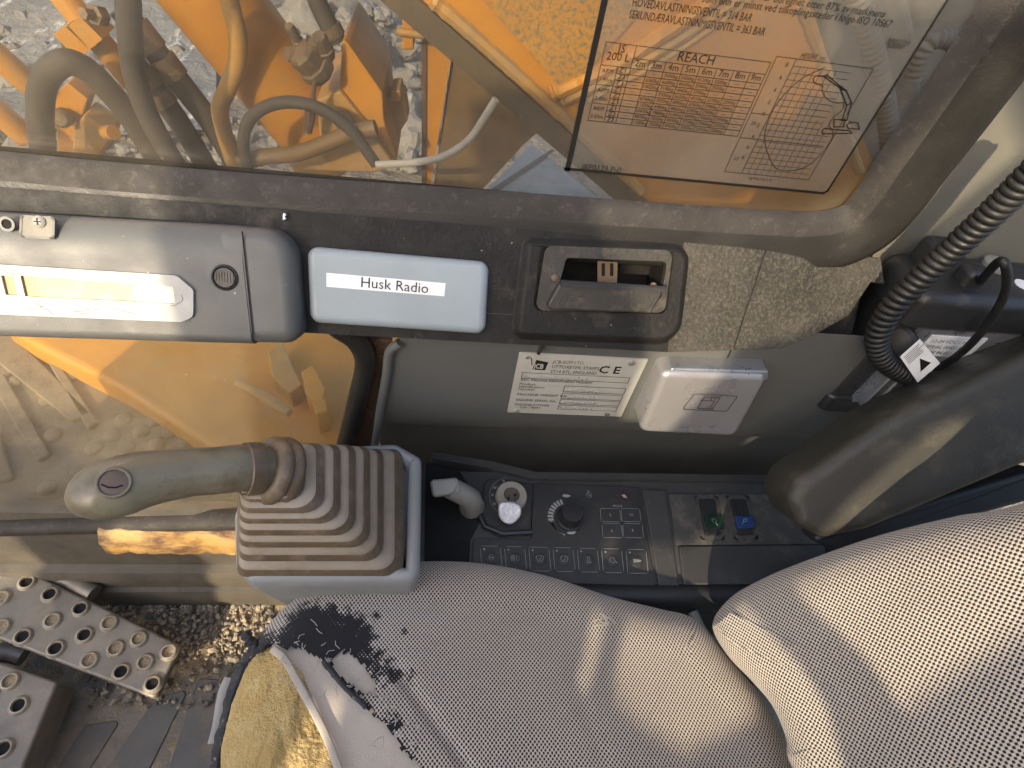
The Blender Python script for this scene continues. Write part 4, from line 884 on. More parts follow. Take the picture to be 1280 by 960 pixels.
for (x0_, y0_, x1_, y1_, s_) in ((749, 636, 774, 654, 'S'), (775, 636, 799, 654, 'H'), (751, 655, 776, 674, 'L'), (777, 655, 802, 674, 'F')):
    p = [FC.px(x0_+1, y0_, hh), FC.px(x1_, y0_+.5, hh), FC.px(x1_+2, y1_-1, hh), FC.px(x0_+2, y1_-1.5, hh)]
    mb = MB(); mb.pad(rnd(p, .0015, 3), FC, hh+.0012, .0008, 3, h0=hh-.001); bt = mb.build('mode_button', M['con2'], me_)
    mb = MB(); polyline(mb, FC, rnd(p, .0015, 3), .0007, True, hh+.0014); mb.build('button_outline', M['inkd'], bt)
    cc = (sum(a[0] for a in p)/4, sum(a[1] for a in p)/4); text(s_, FC, cc[0]-.0014, cc[1]-.0016, .0048, M['inkw'], bt, hh+.0017)
kinds = 'elwWhog'
for i in range(7):
    x0_ = 600+30.3*i; y0_ = 683+.7*i
    p = FC.pxs([(x0_, y0_), (x0_+25, y0_+.4), (x0_+28, y0_+30), (x0_+2.5, y0_+30)], hh); c = V((sum(a[0] for a in p)/4, sum(a[1] for a in p)/4))
    mb = MB(); mb.pad(rnd(p, .0022, 4), FC, hh+.0012, .0008, 3, h0=hh-.001); bt = mb.build('function_button', M['con2'], me_)
    mb = MB(); polyline(mb, FC, rnd(p, .0022, 4), .0007, True, hh+.0014); mb.build('button_outline', M['inkd'], bt)
    mb = MB(); mb.lathe(FC.p(c.x, c.y, hh+.001), (0, 0, 1), [(.0072, 0), (.0066, .0008), (.004, .0013), (.001, .0015)], 20); mb.build('finger_dome', M['con2'], bt)
    mb = MB(); z_ = hh+.0029
    def circ(cx, cy_, r_, n_=12, a0=0, a1=2*PI): return [(c.x+cx+r_*math.cos(a0+(a1-a0)*k/n_), c.y+cy_+r_*math.sin(a0+(a1-a0)*k/n_)) for k in range(n_+1)]
    W2 = .0008
    if i == 0: polyline(mb, FC, circ(0, 0, .003), W2, False, z_); line(mb, FC, c+V((-.002, .0005)), c+V((.002, -.0005)), .0016, z_)
    if i == 1: polyline(mb, FC, circ(.001, 0, .003, 8, -PI/2, PI/2)+[tuple(c+V((.001, .003))), tuple(c+V((.001, -.003)))], W2, False, z_); [line(mb, FC, c+V((-.005, .0024-.0016*k)), c+V((-.001, .0024-.0016*k)), W2, z_) for k in range(4)]
    if i in (2, 3): polyline(mb, FC, [tuple(c+V(q)) for q in ((-.0045, .002), (-.002, .0032), (.002, .0032), (.0045, .002), (.002, -.003), (-.002, -.003), (-.0045, .002))], W2, False, z_); line(mb, FC, c+V((-.001, -.002)), c+V((.002, .002)), W2, z_)
    if i == 4: polyline(mb, FC, [tuple(c+V(q)) for q in ((-.0025, -.0035), (.0025, -.0035))], W2, False, z_); polyline(mb, FC, [tuple(c+V(q)) for q in ((-.0012, -.0035), (-.0012, .003), (.0012, .003), (.0012, -.0035))], W2, False, z_)
    if i == 5: polyline(mb, FC, circ(-.0003, 0, .003, 10, .6, 5.2), W2, False, z_); line(mb, FC, c+V((.0005, .001)), c+V((.004, -.003)), W2, z_)
    if i == 6: mb.prism([tuple(c+V(q)) for q in ((-.0045, .0022), (.003, .0012), (.005, 0), (.003, -.0012), (-.0045, -.0022))], FC, z_-.0003, z_)
    mb.build('button_symbol', M['inkd'], bt)
    mb = MB(); d = FC.px(x0_+5, y0_+4, hh); mb.lathe(FC.p(*d, hh+.001), (0, 0, 1), [(.0012, 0), (.0012, .0006)], 8); mb.build('indicator', M['inkw'] if i == 0 else M['inkd'], bt)
# rocker switches
for (pts, band, mname, lbl) in (([(868, 621), (896, 621), (904, 675), (876, 675)], [(880, 645), (902, 644), (904, 660), (883, 661)], 'green', 'green banded rocker switch'), ([(907, 621), (935, 621), (946, 674), (918, 675)], [(918, 646), (940, 645), (943, 660), (922, 661)], 'blue', 'blue banded rocker switch')):
    P = FC.pxs(pts, hh); mb = MB(); polyline(mb, FC, rnd(P, .003, 4), .0016, True, hh+.0016); mb.prism(rnd(P, .003, 4), FC, hh, hh+.0012); bz = mb.build('rocker_bezel', M['con3'], rp); bz['label'] = lbl
    Pc = V((sum(a[0] for a in P)/4, sum(a[1] for a in P)/4)); P2 = [tuple(Pc+(V(a)-Pc)*V((.72, .82)) if False else (Pc.x+(a[0]-Pc.x)*.70, Pc.y+(a[1]-Pc.y)*.82)) for a in P]
    mb = MB(); mb.pad(rnd(P2, .002, 4), FC, hh+.004, .0015, 3, h0=hh+.001); mb.build('rocker', M['black'], bz)
    B_ = FC.pxs(band, hh+.004); mb = MB(); mb.pad(rnd(B_, .0012, 3), FC, hh+.0058, .0008, 3, h0=hh+.003); bd = mb.build('colour_band', M[mname], bz)
    c = V((sum(a[0] for a in B_)/4, sum(a[1] for a in B_)/4)); mb = MB()
    if mname == 'green': polyline(mb, FC, [(c.x+.0024*math.cos(t_)-.0005, c.y+.0006+.0026*math.sin(t_)) for t_ in [2*PI*k/12 for k in range(12)]], .001, True, hh+.0062); line(mb, FC, c+V((.0008, -.002)), c+V((.0022, -.005)), .001, hh+.0062)
    else: polyline(mb, FC, [tuple(c+V(q)) for q in ((.003, .004), (.0015, .0005), (-.003, -.0005), (-.001, .003), (.003, .004))], .0008, False, hh+.0062); line(mb, FC, c+V((-.003, -.0005)), c+V((-.0048, -.003)), .0008, hh+.0062)
    mb.build('band_symbol', M['inkw'], bd)

# ---- small grey lever
lv = thing('control_lever', 'small grey plastic lever knob beside the ignition lock', 'lever', tuple(FC.p(*FC.px(575, 640), 0)))
fl_ = Fr(FC.p(*FC.px(560, 612, .05), .05), (1, -.05, .0), (0, .9, .42))
mb = MB(); mb.pad(rnd(fl_.pxs([(537, 600), (572, 597), (577, 617), (541, 622)]), .004, 5), fl_, .004, .003, 4, h0=-.012, bottom=True); mb.build('knob_front', M['lever'], lv)
mb = MB(); P = [fl_.p(*fl_.px(562, 609), -.004), FC.p(*FC.px(585, 622, .028), .028), FC.p(*FC.px(590, 632, .005), .003)]; mb.tube(spline(P, 5), [.0115, .012, .012, .012, .012, .0125, .013, .0135, .014, .0145, .015], 14); mb.build('knob_stem', M['lever'], lv)

# ================================================================== JOYSTICK POD
zr = .575
pd = thing('joystick_pod', 'light blue grey plastic pod carrying the joystick', 'pod', (-.09, .25, .05))
FJ = Fr((0, 0, zr), (1, 0, 0), (0, 1, 0))
rim = rnd(FJ.pxs([(293, 640), (372, 556), (470, 550), (497, 553), (527, 568), (526, 722), (430, 735), (318, 728), (293, 712)]), [.01, .02, .012, .01, .008, .01, .012, .016, .012], 5)
top = rnd(FJ.pxs([(296, 600), (380, 560), (488, 556), (506, 565), (506, 706), (470, 722), (315, 717), (297, 702)]), .008, 4)
mb = MB(); rim = ccw(rnd(FJ.pxs([(291, 640), (330, 560), (495, 552), (527, 570), (525, 725), (310, 726), (293, 708)]), [.02, .02, .012, .010, .012, .018, .014], 6)); N = vnorm(rim)
cx = sum(p[0] for p in rim)/len(rim); cyy = sum(p[1] for p in rim)/len(rim)
rings = []
for z_, s_, dx_, dy_ in ((.05, .62, .0, .0), (.30, .70, .0, 0), (.44, .84, 0, 0), (.53, .96, 0, 0), (.558, 1.0, 0, 0)):
    rings.append(mb.ring([(cx+(p[0]-cx)*s_+.012*(1-s_)/.3, cyy+(p[1]-cyy)*s_+.03*(1-s_), z_) for p in rim]))
for k in range(1, 6):
    a = k/5*PI/2; rings.append(mb.ring([(p[0]-n.x*.008*(1-math.cos(a)), p[1]-n.y*.008*(1-math.cos(a)), .567+.008*math.sin(a)) for p, n in zip(rim, N)]))
rings.append(mb.ring([(p[0]-n.x*.012, p[1]-n.y*.012, .572) for p, n in zip(rim, N)]))
rings.append(mb.ring([(p[0]-n.x*.014, p[1]-n.y*.014, .555) for p, n in zip(rim, N)]))
for a, b in zip(rings, rings[1:]): mb.bridge(a, b)
mb.face(rings[-1]); mb.build('shell', M['house'], pd, smooth=50)
js = thing('joystick', 'worn olive joystick leaning forward out of a tan pleated gaiter', 'joystick', (-.09, .25, .575))
# gaiter: stacked rounded rings
mb = MB(); lev = [((298, 562, 503, 720), .570), ((300, 562, 478, 700), .592), ((300, 559, 461, 683), .612), ((300, 557, 443, 668), .630), ((300, 556, 424, 653), .645), ((301, 555, 404, 640), .657), ((302, 556, 380, 626), .666)]
prev = None
def gring(rc, z_, grow=0.0, k=5):
    x0_, y0_, x1_, y1_ = rc; fr_ = Fr((0, 0, z_), (1, 0, 0), (0, 1, 0)); pts = fr_.pxs([(x0_, y1_), (x1_, y1_), (x1_, y0_), (x0_+22, y0_), (x0_, y0_+28)]); pts = ccw(rnd(pts, [.009, .013, .009, .010, .010], k)); n_ = vnorm(pts)
    return [fr_.p(p[0]+a.x*grow, p[1]+a.y*grow) for p, a in zip(pts, n_)]
for i, (rc, z_) in enumerate(lev):
    dz = (lev[i+1][1]-z_) if i+1 < len(lev) else .006
    nr_ = lev[i+1][0] if i+1 < len(lev) else tuple(rc[k]+(rc[k]-lev[i-1][0][k])*.5 for k in range(4))
    lp_ = lambda t_: tuple(rc[k]+(nr_[k]-rc[k])*t_ for k in range(4))
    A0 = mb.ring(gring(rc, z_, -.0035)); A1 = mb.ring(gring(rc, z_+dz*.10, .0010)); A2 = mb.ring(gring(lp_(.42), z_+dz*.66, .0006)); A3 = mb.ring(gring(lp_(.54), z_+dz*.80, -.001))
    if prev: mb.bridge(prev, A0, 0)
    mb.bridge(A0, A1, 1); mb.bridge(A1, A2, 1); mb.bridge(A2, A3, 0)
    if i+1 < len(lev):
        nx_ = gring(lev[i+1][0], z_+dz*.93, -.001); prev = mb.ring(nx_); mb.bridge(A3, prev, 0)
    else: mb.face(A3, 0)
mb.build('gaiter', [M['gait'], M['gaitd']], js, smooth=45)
G = [((352, 592), .664), ((338, 588), .672), ((322, 585), .680), ((300, 585), .688), ((270, 588), .694), ((240, 590), .699), ((210, 594), .703), ((180, 599), .706), ((155, 606), .708), ((132, 613), .708), ((114, 619), .706), ((103, 624), .703), ((97, 627), .700)]
GP = [atz(*p, z_) for p, z_ in G]
ax_ = (GP[3]-GP[0]).normalized()
mb = MB(); c_ = GP[1]; mb.lathe(c_-ax_*.012, ax_, [(.022, -.004), (.0265, -.001), (.0278, .003), (.0258, .006), (.0248, .0075), (.0268, .010), (.0264, .014), (.023, .018), (.0205, .019)], 36); mb.build('collar', M['gaitd'], js, smooth=60)
def px2m(q, n_): 
    v_ = V((_X.dot(V((0, 0, 0))), 0, 0)); d = (q-CAM).dot(fwd); return n_*d/F
rr = [28.5, 29, 29.5, 30, 30, 30.5, 32.5, 36, 38.5, 38, 33, 23, 7]
P = spline(GP, 4); RR = []
for i in range(len(P)):
    t_ = i/4; k = min(int(t_), len(rr)-2); RR.append(px2m(P[i], rr[k]*(1-(t_-k))+rr[k+1]*(t_-k)))
mb = MB(); mb.tube(P, RR, 28, flat=.95); mb.build('grip', M['grip'], js, smooth=80)
mb = MB(); q0 = GP[3]; mb.lathe(GP[2]-ax_*.002, (GP[4]-GP[2]), [(px2m(GP[2], 32.6), 0), (px2m(GP[2], 33.2), .002), (px2m(GP[2], 33.1), .011), (px2m(GP[2], 31.6), .012)], 32, cap=False); mb.build('grip_sleeve', M['gaitd'], js)
dv = (CAM-atz(141, 603, .73)).normalized(); dv = (dv*.75+V((0, 0, .35))).normalized(); q = atz(142, 603, .708); d_ = (q-CAM).normalized(); q = q-d_*px2m(q, 44)
mb = MB(); mb.lathe(q-dv*.006, dv, [(.0102, -.004), (.0102, .0050), (.0094, .0060), (.0084, .0060), (.0080, .0050)], 28, cap=False); mb.build('button_ring', M['grip'], js)
mb = MB(); mb.lathe(q-dv*.006, dv, [(.0079, -.002), (.0079, .0050), (.005, .0056), (.001, .0058)], 24); bt = mb.build('horn_button', M['gripb'], js)
fb_ = Fr(q-dv*.006, dv.cross(V((0, 1, 0))), V((0, 1, 0))); fb_.n = dv; mb = MB(); fb_ = Fr(q-dv*.006, V((0, 1, 0)).cross(dv), V((0, 1, 0))-dv*dv.y); polyline(mb, fb_, [(-.0055, -.0025), (-.002, -.0035), (.002, -.003), (.005, -.001)], .0010, False, .0060); mb.build('button_crack', M['hole'], bt)

# ================================================================== ELECTRONICS BOX, COILED CABLE, ARMREST
eb = thing('electronics_box', 'upright black electronics box with aluminium heat sink, behind the coiled cable', 'box', (.475, .37, .65))
x0_, x1_, y0_, y1_, zb_, zt_ = .424, .550, .338, .402, .640, .768
FX = Fr((0, 0, zb_), (1, 0, 0), (0, 1, 0))
mb = MB(); mb.pad(rnd([(x0_-.018, y0_+.004), (x1_, y0_+.004), (x1_, y1_), (x0_-.018, y1_)], .006, 5), FX, zt_-zb_, .004, 4); mb.build('case', M['black'], eb)
FX2 = Fr((0, 0, zt_-.004), (1, 0, 0), (0, 1, 0))
mb = MB(); mb.pad(rnd([(x0_-.024, y0_-.003), (x1_+.004, y0_-.003), (x1_+.004, y1_), (x0_-.024, y1_)], .014, 6), FX2, .034, .011, 6); mb.build('top_cap', M['black'], eb)
mb = MB(); mb.pad(rnd([(x0_-.022, y0_-.001), (x1_+.004, y0_-.001), (x1_+.004, y1_), (x0_-.022, y1_)], .010, 5), FX, .016, .005, 4, h0=-.006); mb.build('bottom_cap', M['black'], eb)
FH = Fr((0, y0_, 0), (1, 0, 0), (0, 0, 1))
mb = MB(); mb.prism([(x0_+.004, zb_+.012), (x1_-.004, zb_+.012), (x1_-.004, zt_-.008), (x0_+.004, zt_-.008)], FH, -.008, .001); hs = mb.build('heat_sink', M['alu'], eb)
for i in range(8):
    xx = x0_+.010+i*.0115; mb = MB(); mb.box((xx, y0_-.0045, (zb_+zt_)/2-.018), .0038, .008, .062); mb.build('fin', M['alu'], hs)
mb = MB(); mb.prism([(x0_+.018, zt_-.040), (x0_+.075, zt_-.040), (x0_+.075, zt_-.014), (x0_+.018, zt_-.014)], FH, 0, .0022); sk = mb.build('type_label', M['paper'], eb)
for i, s_ in enumerate(('12-24 VDC / 10 A', 'SERIAL 004513', 'MADE IN EU')): text(s_, FH, x0_+.021, zt_-.022-i*.0075, .0058, M['inkg'], sk, .0026)
# connectors on the cap
for (x_, y_, z_, sx_, sy_, sz_) in ((.430, .385, .807, .026, .024, .026), (.456, .362, .804, .022, .020, .018)):
    mb = MB(); mb.pad(rnd([(x_-sx_/2, y_-sy_/2), (x_+sx_/2, y_-sy_/2), (x_+sx_/2, y_+sy_/2), (x_-sx_/2, y_+sy_/2)], .006, 5), Fr((0, 0, z_-sz_/2), (1, 0, 0), (0, 1, 0)), sz_, .006, 5); mb.build('connector', M['black'], eb)
mb = MB(); mb.lathe((.512, .362, .798), (0, 0, 1), [(.007, 0), (.007, .0008)], 20); mb.build('round_sticker', M['paper'], eb)
mb = MB(); mb.lathe((.50, .386, .796), (0, 0, 1), [(.012, 0), (.012, .006), (.008, .008)], 20); mb.build('gland', M['lever'], eb)
# round speaker-like disc on the left flank
mb = MB(); q = aty(1118, 428, .338); mb.lathe(q, (-.75, -.6, .25), [(.017, -.02), (.017, .0), (.014, .003), (.002, .004)], 24); mb.build('round_cover', M['black'], eb)
# hanging warning tag
wt = thing('warning_tag', 'white warning tag with black triangle hanging by the heat sink', 'tag', tuple(aty(1150, 472, .322)))
ft_ = Fr(aty(1147, 478, .312), V((.62, 0, .42)), V((-.45, .12, .75)))
c_ = ft_.pxs([(1147, 478), (1175, 454), (1150, 424), (1125, 446)]); mb = MB(); mb.prism(c_, ft_, -.0004, .0002); mb.build('tag_card', M['paper'], wt)
e1 = V(c_[1])-V(c_[0]); e2 = V(c_[3])-V(c_[0]); B0 = V(c_[0])
def TT(a, b): return tuple(B0+e1*a+e2*b)
mb = MB(); mb.prism([TT(.30, .22), TT(.75, .22), TT(.52, .55)], ft_, .0001, .0006); mb.build('warning_triangle', M['ink'], wt)
mb = MB()
for k in range(6): line(mb, ft_, TT(.12, .66+.05*k), TT(.5+R(.1, .38), .66+.05*k), .0006, .0006)
mb.build('small_print', M['inkg'], wt)
# coiled cable
P = spline([aty(x_, y_, yy_) for x_, y_, yy_ in [(1345, 165, .32), (1290, 218, .325), (1245, 262, .33), (1190, 312, .335), (1150, 348, .335), (1115, 385, .332), (1097, 420, .328), (1103, 448, .325), (1128, 466, .325), (1152, 474, .328)]], 40)
s_ = 0; HP = []; t0 = None
Lt = sum((P[i+1]-P[i]).length for i in range(len(P)-1)); turns = 50; n_ = turns*14; idx = 0; cum = [0]
for i in range(len(P)-1): cum.append(cum[-1]+(P[i+1]-P[i]).length)
for k in range(n_+1):
    L_ = Lt*k/n_
    while idx < len(P)-2 and cum[idx+1] < L_: idx += 1
    f_ = (L_-cum[idx])/(cum[idx+1]-cum[idx]); c_ = P[idx].lerp(P[idx+1], f_); t_ = (P[min(idx+2, len(P)-1)]-P[max(idx-1, 0)]).normalized()
    x_ = t_.cross(V((0, 1, 0))).normalized(); y_ = t_.cross(x_); a = 2*PI*turns*k/n_; HP.append(c_+(x_*math.cos(a)+y_*math.sin(a))*.0074)
mb = MB(); mb.tube(HP, .0031, 8); o = mb.build('coiled_cable', M['cable'], smooth=80); tag(o, 'thick black spiral coiled cable hanging down the rear pillar', 'cable')
mb = MB(); mb.tube(spline([(.456, .352, .806), tuple(aty(1252, 326, .32)), tuple(aty(1258, 360, .315)), tuple(aty(1238, 400, .315)), tuple(aty(1205, 438, .32)), tuple(aty(1170, 462, .33)), tuple(aty(1155, 474, .335))], 10), .0034, 10); o = mb.build('thin_cable', M['cable']); tag(o, 'thin smooth black cable looping in front of the heat sink', 'cable')

# ---- armrest
ar = thing('armrest', 'dusty black padded armrest sloping up to the right', 'armrest', (.42, .24, .50))
FA2 = Fr(aty(1090, 580, .245), (1, .02, .30), (-.25, .72, .60))
out_ = rnd(FA2.pxs([(976, 620), (987, 596), (1094, 520), (1300, 424), (1420, 368), (1420, 512), (1290, 566), (1075, 656), (1020, 668), (990, 652)]), [.014, .016, .04, .05, .03, .03, .05, .03, .018, .016], 9)
mb = MB(); mb.pad(out_, FA2, .018, .0115, 8, h0=-.045, bottom=True); mb.build('pad', M['arm'], ar, smooth=60)
mb = MB(); mb.pad(rnd(FA2.pxs([(1000, 668), (1290, 580), (1290, 620), (1045, 690)], -.03), .006, 4), FA2, -.02, .006, 4, h0=-.05, bottom=True); mb.build('under_shell', M['black'], ar)
a, b = aty(1048, 668, .222), aty(1052, 720, .222); mb = MB(); mb.lathe(b, a-b, [(.014, -.03), (.014, (a-b).length), (.012, (a-b).length+.004)], 20); mb.build('post', M['black'], ar)

# ================================================================== SEAT
def proj(p):
    d = V(p)-CAM; z = d.dot(fwd); return (640+F*d.dot(right)/z, 480+F*d.dot(down)/z)
def segdist(p, a, b):
    a, b, p = V(a), V(b), V(p); t = max(0, min(1, (p-a).dot(b-a)/max(1e-12, (b-a).length_squared))); return (a+(b-a)*t-p).length
def pad_mesh(outline, fr, ra, rb, crown, side, tuck, n_out=560, inner=70, holes=(), wearf=None, creases=(), name='pad', parent=None, mat_='cloth', centre=None):
    out = ccw(smooth_closed(outline, n_out)); N = vnorm(out); mb = MB(); uvs = []
    c = V(centre) if centre else V((sum(p[0] for p in out)/n_out, sum(p[1] for p in out)/n_out))
    cr = [([V(q) for q in c_[0]], c_[1], c_[2]) for c_ in creases]
    def disp(p):
        z = 0
        for pts, dep, wd in cr:
            d = min(segdist(p, pts[i], pts[i+1]) for i in range(len(pts)-1))
            if d < wd*3: z -= dep*math.exp(-(d/wd)**2)
        return z + .0018*noise.noise(V((p[0]*14, p[1]*14, .3)))
    rows = []
    def row(pts, hs, uv): rows.append(mb.ring([fr.p(p[0], p[1], h_) for p, h_ in zip(pts, hs)])); uvs.extend(uv)
    inset = [V(p)-n*ra for p, n in zip(out, N)]; arc = (ra+rb)/2*PI/2
    for k in range(4):
        t = k/4; row([V(p)-n*tuck*(1-t) for p, n in zip(out, N)], [-side*(1-t)]*n_out, [tuple(p+n*(arc+side*(1-t))) for p, n in zip(inset, N)])
    for k in range(13):
        a = k/13*PI/2; row([V(p)-n*ra*(1-math.cos(a)) for p, n in zip(out, N)], [rb*math.sin(a)]*n_out, [tuple(p+n*arc*(1-k/13)) for p, n in zip(inset, N)])
    for k in range(inner):
        t = (k/inner)**.85; pts = [p.lerp(c, t) for p in inset]; row(pts, [rb+crown*(1-(1-t)**2)+disp(p)*min(1, t*8) for p in pts], [tuple(p) for p in pts])
    ci = mb.vert(fr.p(c.x, c.y, rb+crown)); uvs.append(tuple(c))
    def keep(ids):
        if not holes: return True
        q = sum((V(mb.v[i]) for i in ids), V((0, 0, 0)))/len(ids); x, y = proj(q)
        x += 5*noise.noise(V((x*.12, y*.12, 1)))+2.5*noise.noise(V((x*.4, y*.4, 1))); y += 5*noise.noise(V((x*.12, y*.12, 7)))
        return not any(inside((x, y), hl) for hl in holes)
    for a, b in zip(rows, rows[1:]):
        for i in range(n_out):
            ids = (a[i], a[(i+1) % n_out], b[(i+1) % n_out], b[i])
            if keep(ids): mb.face(ids)
    l_ = rows[-1]
    for i in range(n_out): mb.face((l_[i], l_[(i+1) % n_out], ci))
    wv = [wearf(*proj(q)) for q in mb.v] if wearf else [0]*len(mb.v)
    o = mb.build(name, M[mat_], parent, smooth=80, uvs=uvs)
    at = o.data.attributes.new('wear', 'FLOAT', 'POINT'); at.data.foreach_set('value', wv)
    return o, out
se = thing('operator_seat', 'worn woven cloth operator seat with torn front corner and yellow foam', 'seat', (.1, -.05, .05))
FS = Fr((0, 0, .492), (1, 0, 0), (0, 1, 0))
vis = FS.pxs([(262, 985), (270, 930), (288, 868), (312, 815), (350, 768), (395, 733), (445, 713), (520, 704), (600, 706), (680, 721), (760, 747), (820, 762), (866, 776), (905, 822), (945, 868), (975, 920), (990, 965)])
sout = vis + [(.35, -.08), (.33, -.25), (.26, -.32), (.05, -.345), (-.10, -.33), (-.168, -.26), (-.185, -.1)]
tear = [(296, 812), (318, 806), (343, 806), (378, 813), (402, 825), (427, 857), (452, 876), (484, 911), (530, 965), (560, 1010), (220, 1010), (240, 930), (280, 850)]
hole = [(409, 824), (421, 817), (440, 819), (459, 835), (472, 856), (472, 870), (455, 866), (427, 847)]
blobs = [(395, 794, 52, 1.0), (430, 802, 50, .95), (365, 806, 34, .85), (325, 800, 26, .62), (455, 820, 40, .55), (430, 775, 30, .5), (475, 835, 34, .55), (500, 846, 26, .5), (420, 840, 22, .75), (440, 865, 24, .75), (490, 905, 24, .62), (508, 935, 18, .5), (752, 776, 10, .6), (505, 790, 12, .42), (470, 770, 16, .42)]
def wear(x, y):
    w_ = 0
    for bx, by, br_, bw in blobs: w_ = max(w_, bw*max(0, 1-math.hypot(x-bx, y-by)/br_)**.6)
    if 250 < x < 560 and y > 770: 
        d = min(segdist((x, y), tear[i], tear[i+1]) for i in range(0, 9)); w_ = max(w_, .60*max(0, 1-d/9))
    return w_
cr1 = [FS.px(*q, .03) for q in ((495, 838), (520, 875), (560, 930), (610, 1000))]; cr2 = [FS.px(*q, .03) for q in ((715, 850), (728, 890), (742, 930), (760, 990))]
cu, cout = pad_mesh(sout, FS, .052, .034, .014, .11, .03, 620, 80, (tear, hole), wear, [(cr1, .0045, .005), (cr2, .0015, .006)], 'cushion_cover', se, centre=(.08, -.06))
# liner cloth and foam under the torn cover
co_ = cout[::5]
def hgt(x, y):
    d = min(segdist((x, y), co_[i-1], co_[i]) for i in range(len(co_)))
    if not inside((x, y), co_): d = -d
    t = max(0, min(1, d/.052)); return .492+.034*math.sqrt(max(0, 1-(1-t)**2))+.012*min(1, max(0, d-.03)/.15), d
def patch(poly_px, off, fn, name, m, nx=70, ny=70, zz=.515):
    P_ = [atz(x, y, zz) for x, y in poly_px]; pol = [(q.x, q.y) for q in P_]; x0_, x1_ = min(q[0] for q in pol), max(q[0] for q in pol); y0_, y1_ = min(q[1] for q in pol), max(q[1] for q in pol); mb = MB(); ids = {}
    for j in range(ny+1):
        for i in range(nx+1):
            x, y = x0_+(x1_-x0_)*i/nx, y0_+(y1_-y0_)*j/ny; z, d = hgt(x, y); z -= off; z += fn(x, y)
            if d < .004: z -= (.004-d)*3
            ids[i, j] = mb.vert((x, y, z))
    for j in range(ny):
        for i in range(nx):
            c = (x0_+(x1_-x0_)*(i+.5)/nx, y0_+(y1_-y0_)*(j+.5)/ny)
            if inside(c, pol): mb.face((ids[i, j], ids[i+1, j], ids[i+1, j+1], ids[i, j+1]))
    return mb.build(name, M[m], se, smooth=80)
def ridges(x, y):
    q = V((x*26, y*9, .4)); return .011*noise.noise(q)+.005*abs(noise.noise(V((x*60, y*26, 2))))+.0012*noise.noise(V((x*300, y*300, 2)))
patch([(302, 812), (345, 800), (366, 830), (384, 850), (402, 890), (450, 1010), (236, 1010), (262, 940), (284, 865)], .011, ridges, 'foam_core', 'foam', 110, 110)
patch([(338, 806), (380, 806), (430, 810), (478, 838), (482, 880), (500, 905), (560, 1010), (452, 1010), (420, 940), (400, 893), (380, 848), (362, 822)], .0045, lambda x, y: .0022*noise.noise(V((x*22, y*22, 0))), 'liner_cloth', 'liner', 90, 90)
def onseat(px, py, off=0): 
    q = atz(px, py, .515)
    for _ in range(3): z, d = hgt(q.x, q.y); q = atz(px, py, z+off)
    return q
mb = MB(); Pp = spline([onseat(*q, .001) for q in ((341, 811), (356, 824), (371, 850), (383, 872), (394, 892), (412, 930), (432, 985))], 8); mb.tube(Pp, .0032, 8, flat=.7); mb.build('liner_hem', M['liner'], se)
mb = MB(); Pp = spline([onseat(*q, .002) for q in ((404, 826), (420, 846), (432, 860), (452, 878), (458, 884))], 6); mb.tube(Pp, [.002+.0015*abs(noise.noise(V((i*.7, 0, 0)))) for i in range(len(Pp))], 8); mb.build('torn_strip', M['piping'], se)
mb = MB(); Pp = spline([atz(*q, z_) for q, z_ in (((348, 800), .505), ((322, 812), .498), ((306, 828), .49), ((292, 862), .485), ((282, 900), .48), ((272, 945), .475), ((264, 1000), .47))], 8); mb.tube(Pp, [.0055+.003*noise.noise(V((i*.35, 3, 0))) for i in range(len(Pp))], 8, flat=.8); mb.build('torn_piping', M['piping'], se)
for k in range(3):
    mb = MB(); Pp = spline([atz(x_, y_, .503+.004*k) for x_, y_ in ((306+3*k, 792+9*k), (318+4*k, 804+3*k), (332+4*k, 806-6*k), (350, 796+5*k))], 6); mb.tube(Pp, [.0045+.002*noise.noise(V((i*.5, k, 0))) for i in range(len(Pp))], 7); mb.build('torn_knot', M['piping'], se)
mb = MB(); Pp = spline([atz(*q, .44) for q in ((288, 848), (280, 868), (274, 905), (268, 930))], 6); mb.tube(Pp, .006, 8, flat=.4); mb.build('strap', M['white_edge'], se)
for k in range(70):   # frayed threads
    b_ = random.choice(((R(340, 480), R(800, 875)), (R(345, 440), R(775, 830)), (R(470, 520), R(870, 940)), (R(742, 762), R(770, 782)))); q = onseat(*b_, .0035)
    if k % 10 == 0: mbt = MB()
    a = R(0, 6.28); p1 = q+V((math.cos(a), math.sin(a), .3))*R(.002, .005); p2 = p1+V((math.cos(a+R(-1, 1)), math.sin(a+R(-1, 1)), -.2))*R(.002, .005); mbt.tube([q, p1, p2], .00035, 4)
    if k % 10 == 9: o = mbt.build('loose_threads', M['thread'], se); o['kind'] = 'stuff'
# backrest
a_ = math.radians(25); FK = Fr(atz(897, 785, .5), (0, -1, 0), (math.sin(a_), 0, math.cos(a_)))
bo_ = FK.pxs([(1290, 628), (1200, 646), (1100, 671), (1000, 706), (950, 728), (920, 747), (901, 772), (901, 795), (920, 826), (948, 855), (974, 886), (990, 922), (1000, 965)])
bo_ = [(-.01, .62), (.05, .68)] [:0] + [(.0, .52), (-.008, .42)] + bo_ + [(.22, .075), (.34, .10), (.42, .16), (.44, .3), (.43, .5), (.36, .62), (.2, .66), (.06, .62)]
bk, bout = pad_mesh(bo_, FK, .045, .034, .004, .07, .02, 420, 60, (), None, [], 'backrest', se, centre=(.21, .33))
mb = MB(); mb.pad(rnd([(-.14, -.28), (.30, -.28), (.30, .13), (-.12, .10)], .05, 6), Fr((0, 0, .05), (1, 0, 0), (0, 1, 0)), .36, .02, 4); mb.build('seat_base', M['black'], se)
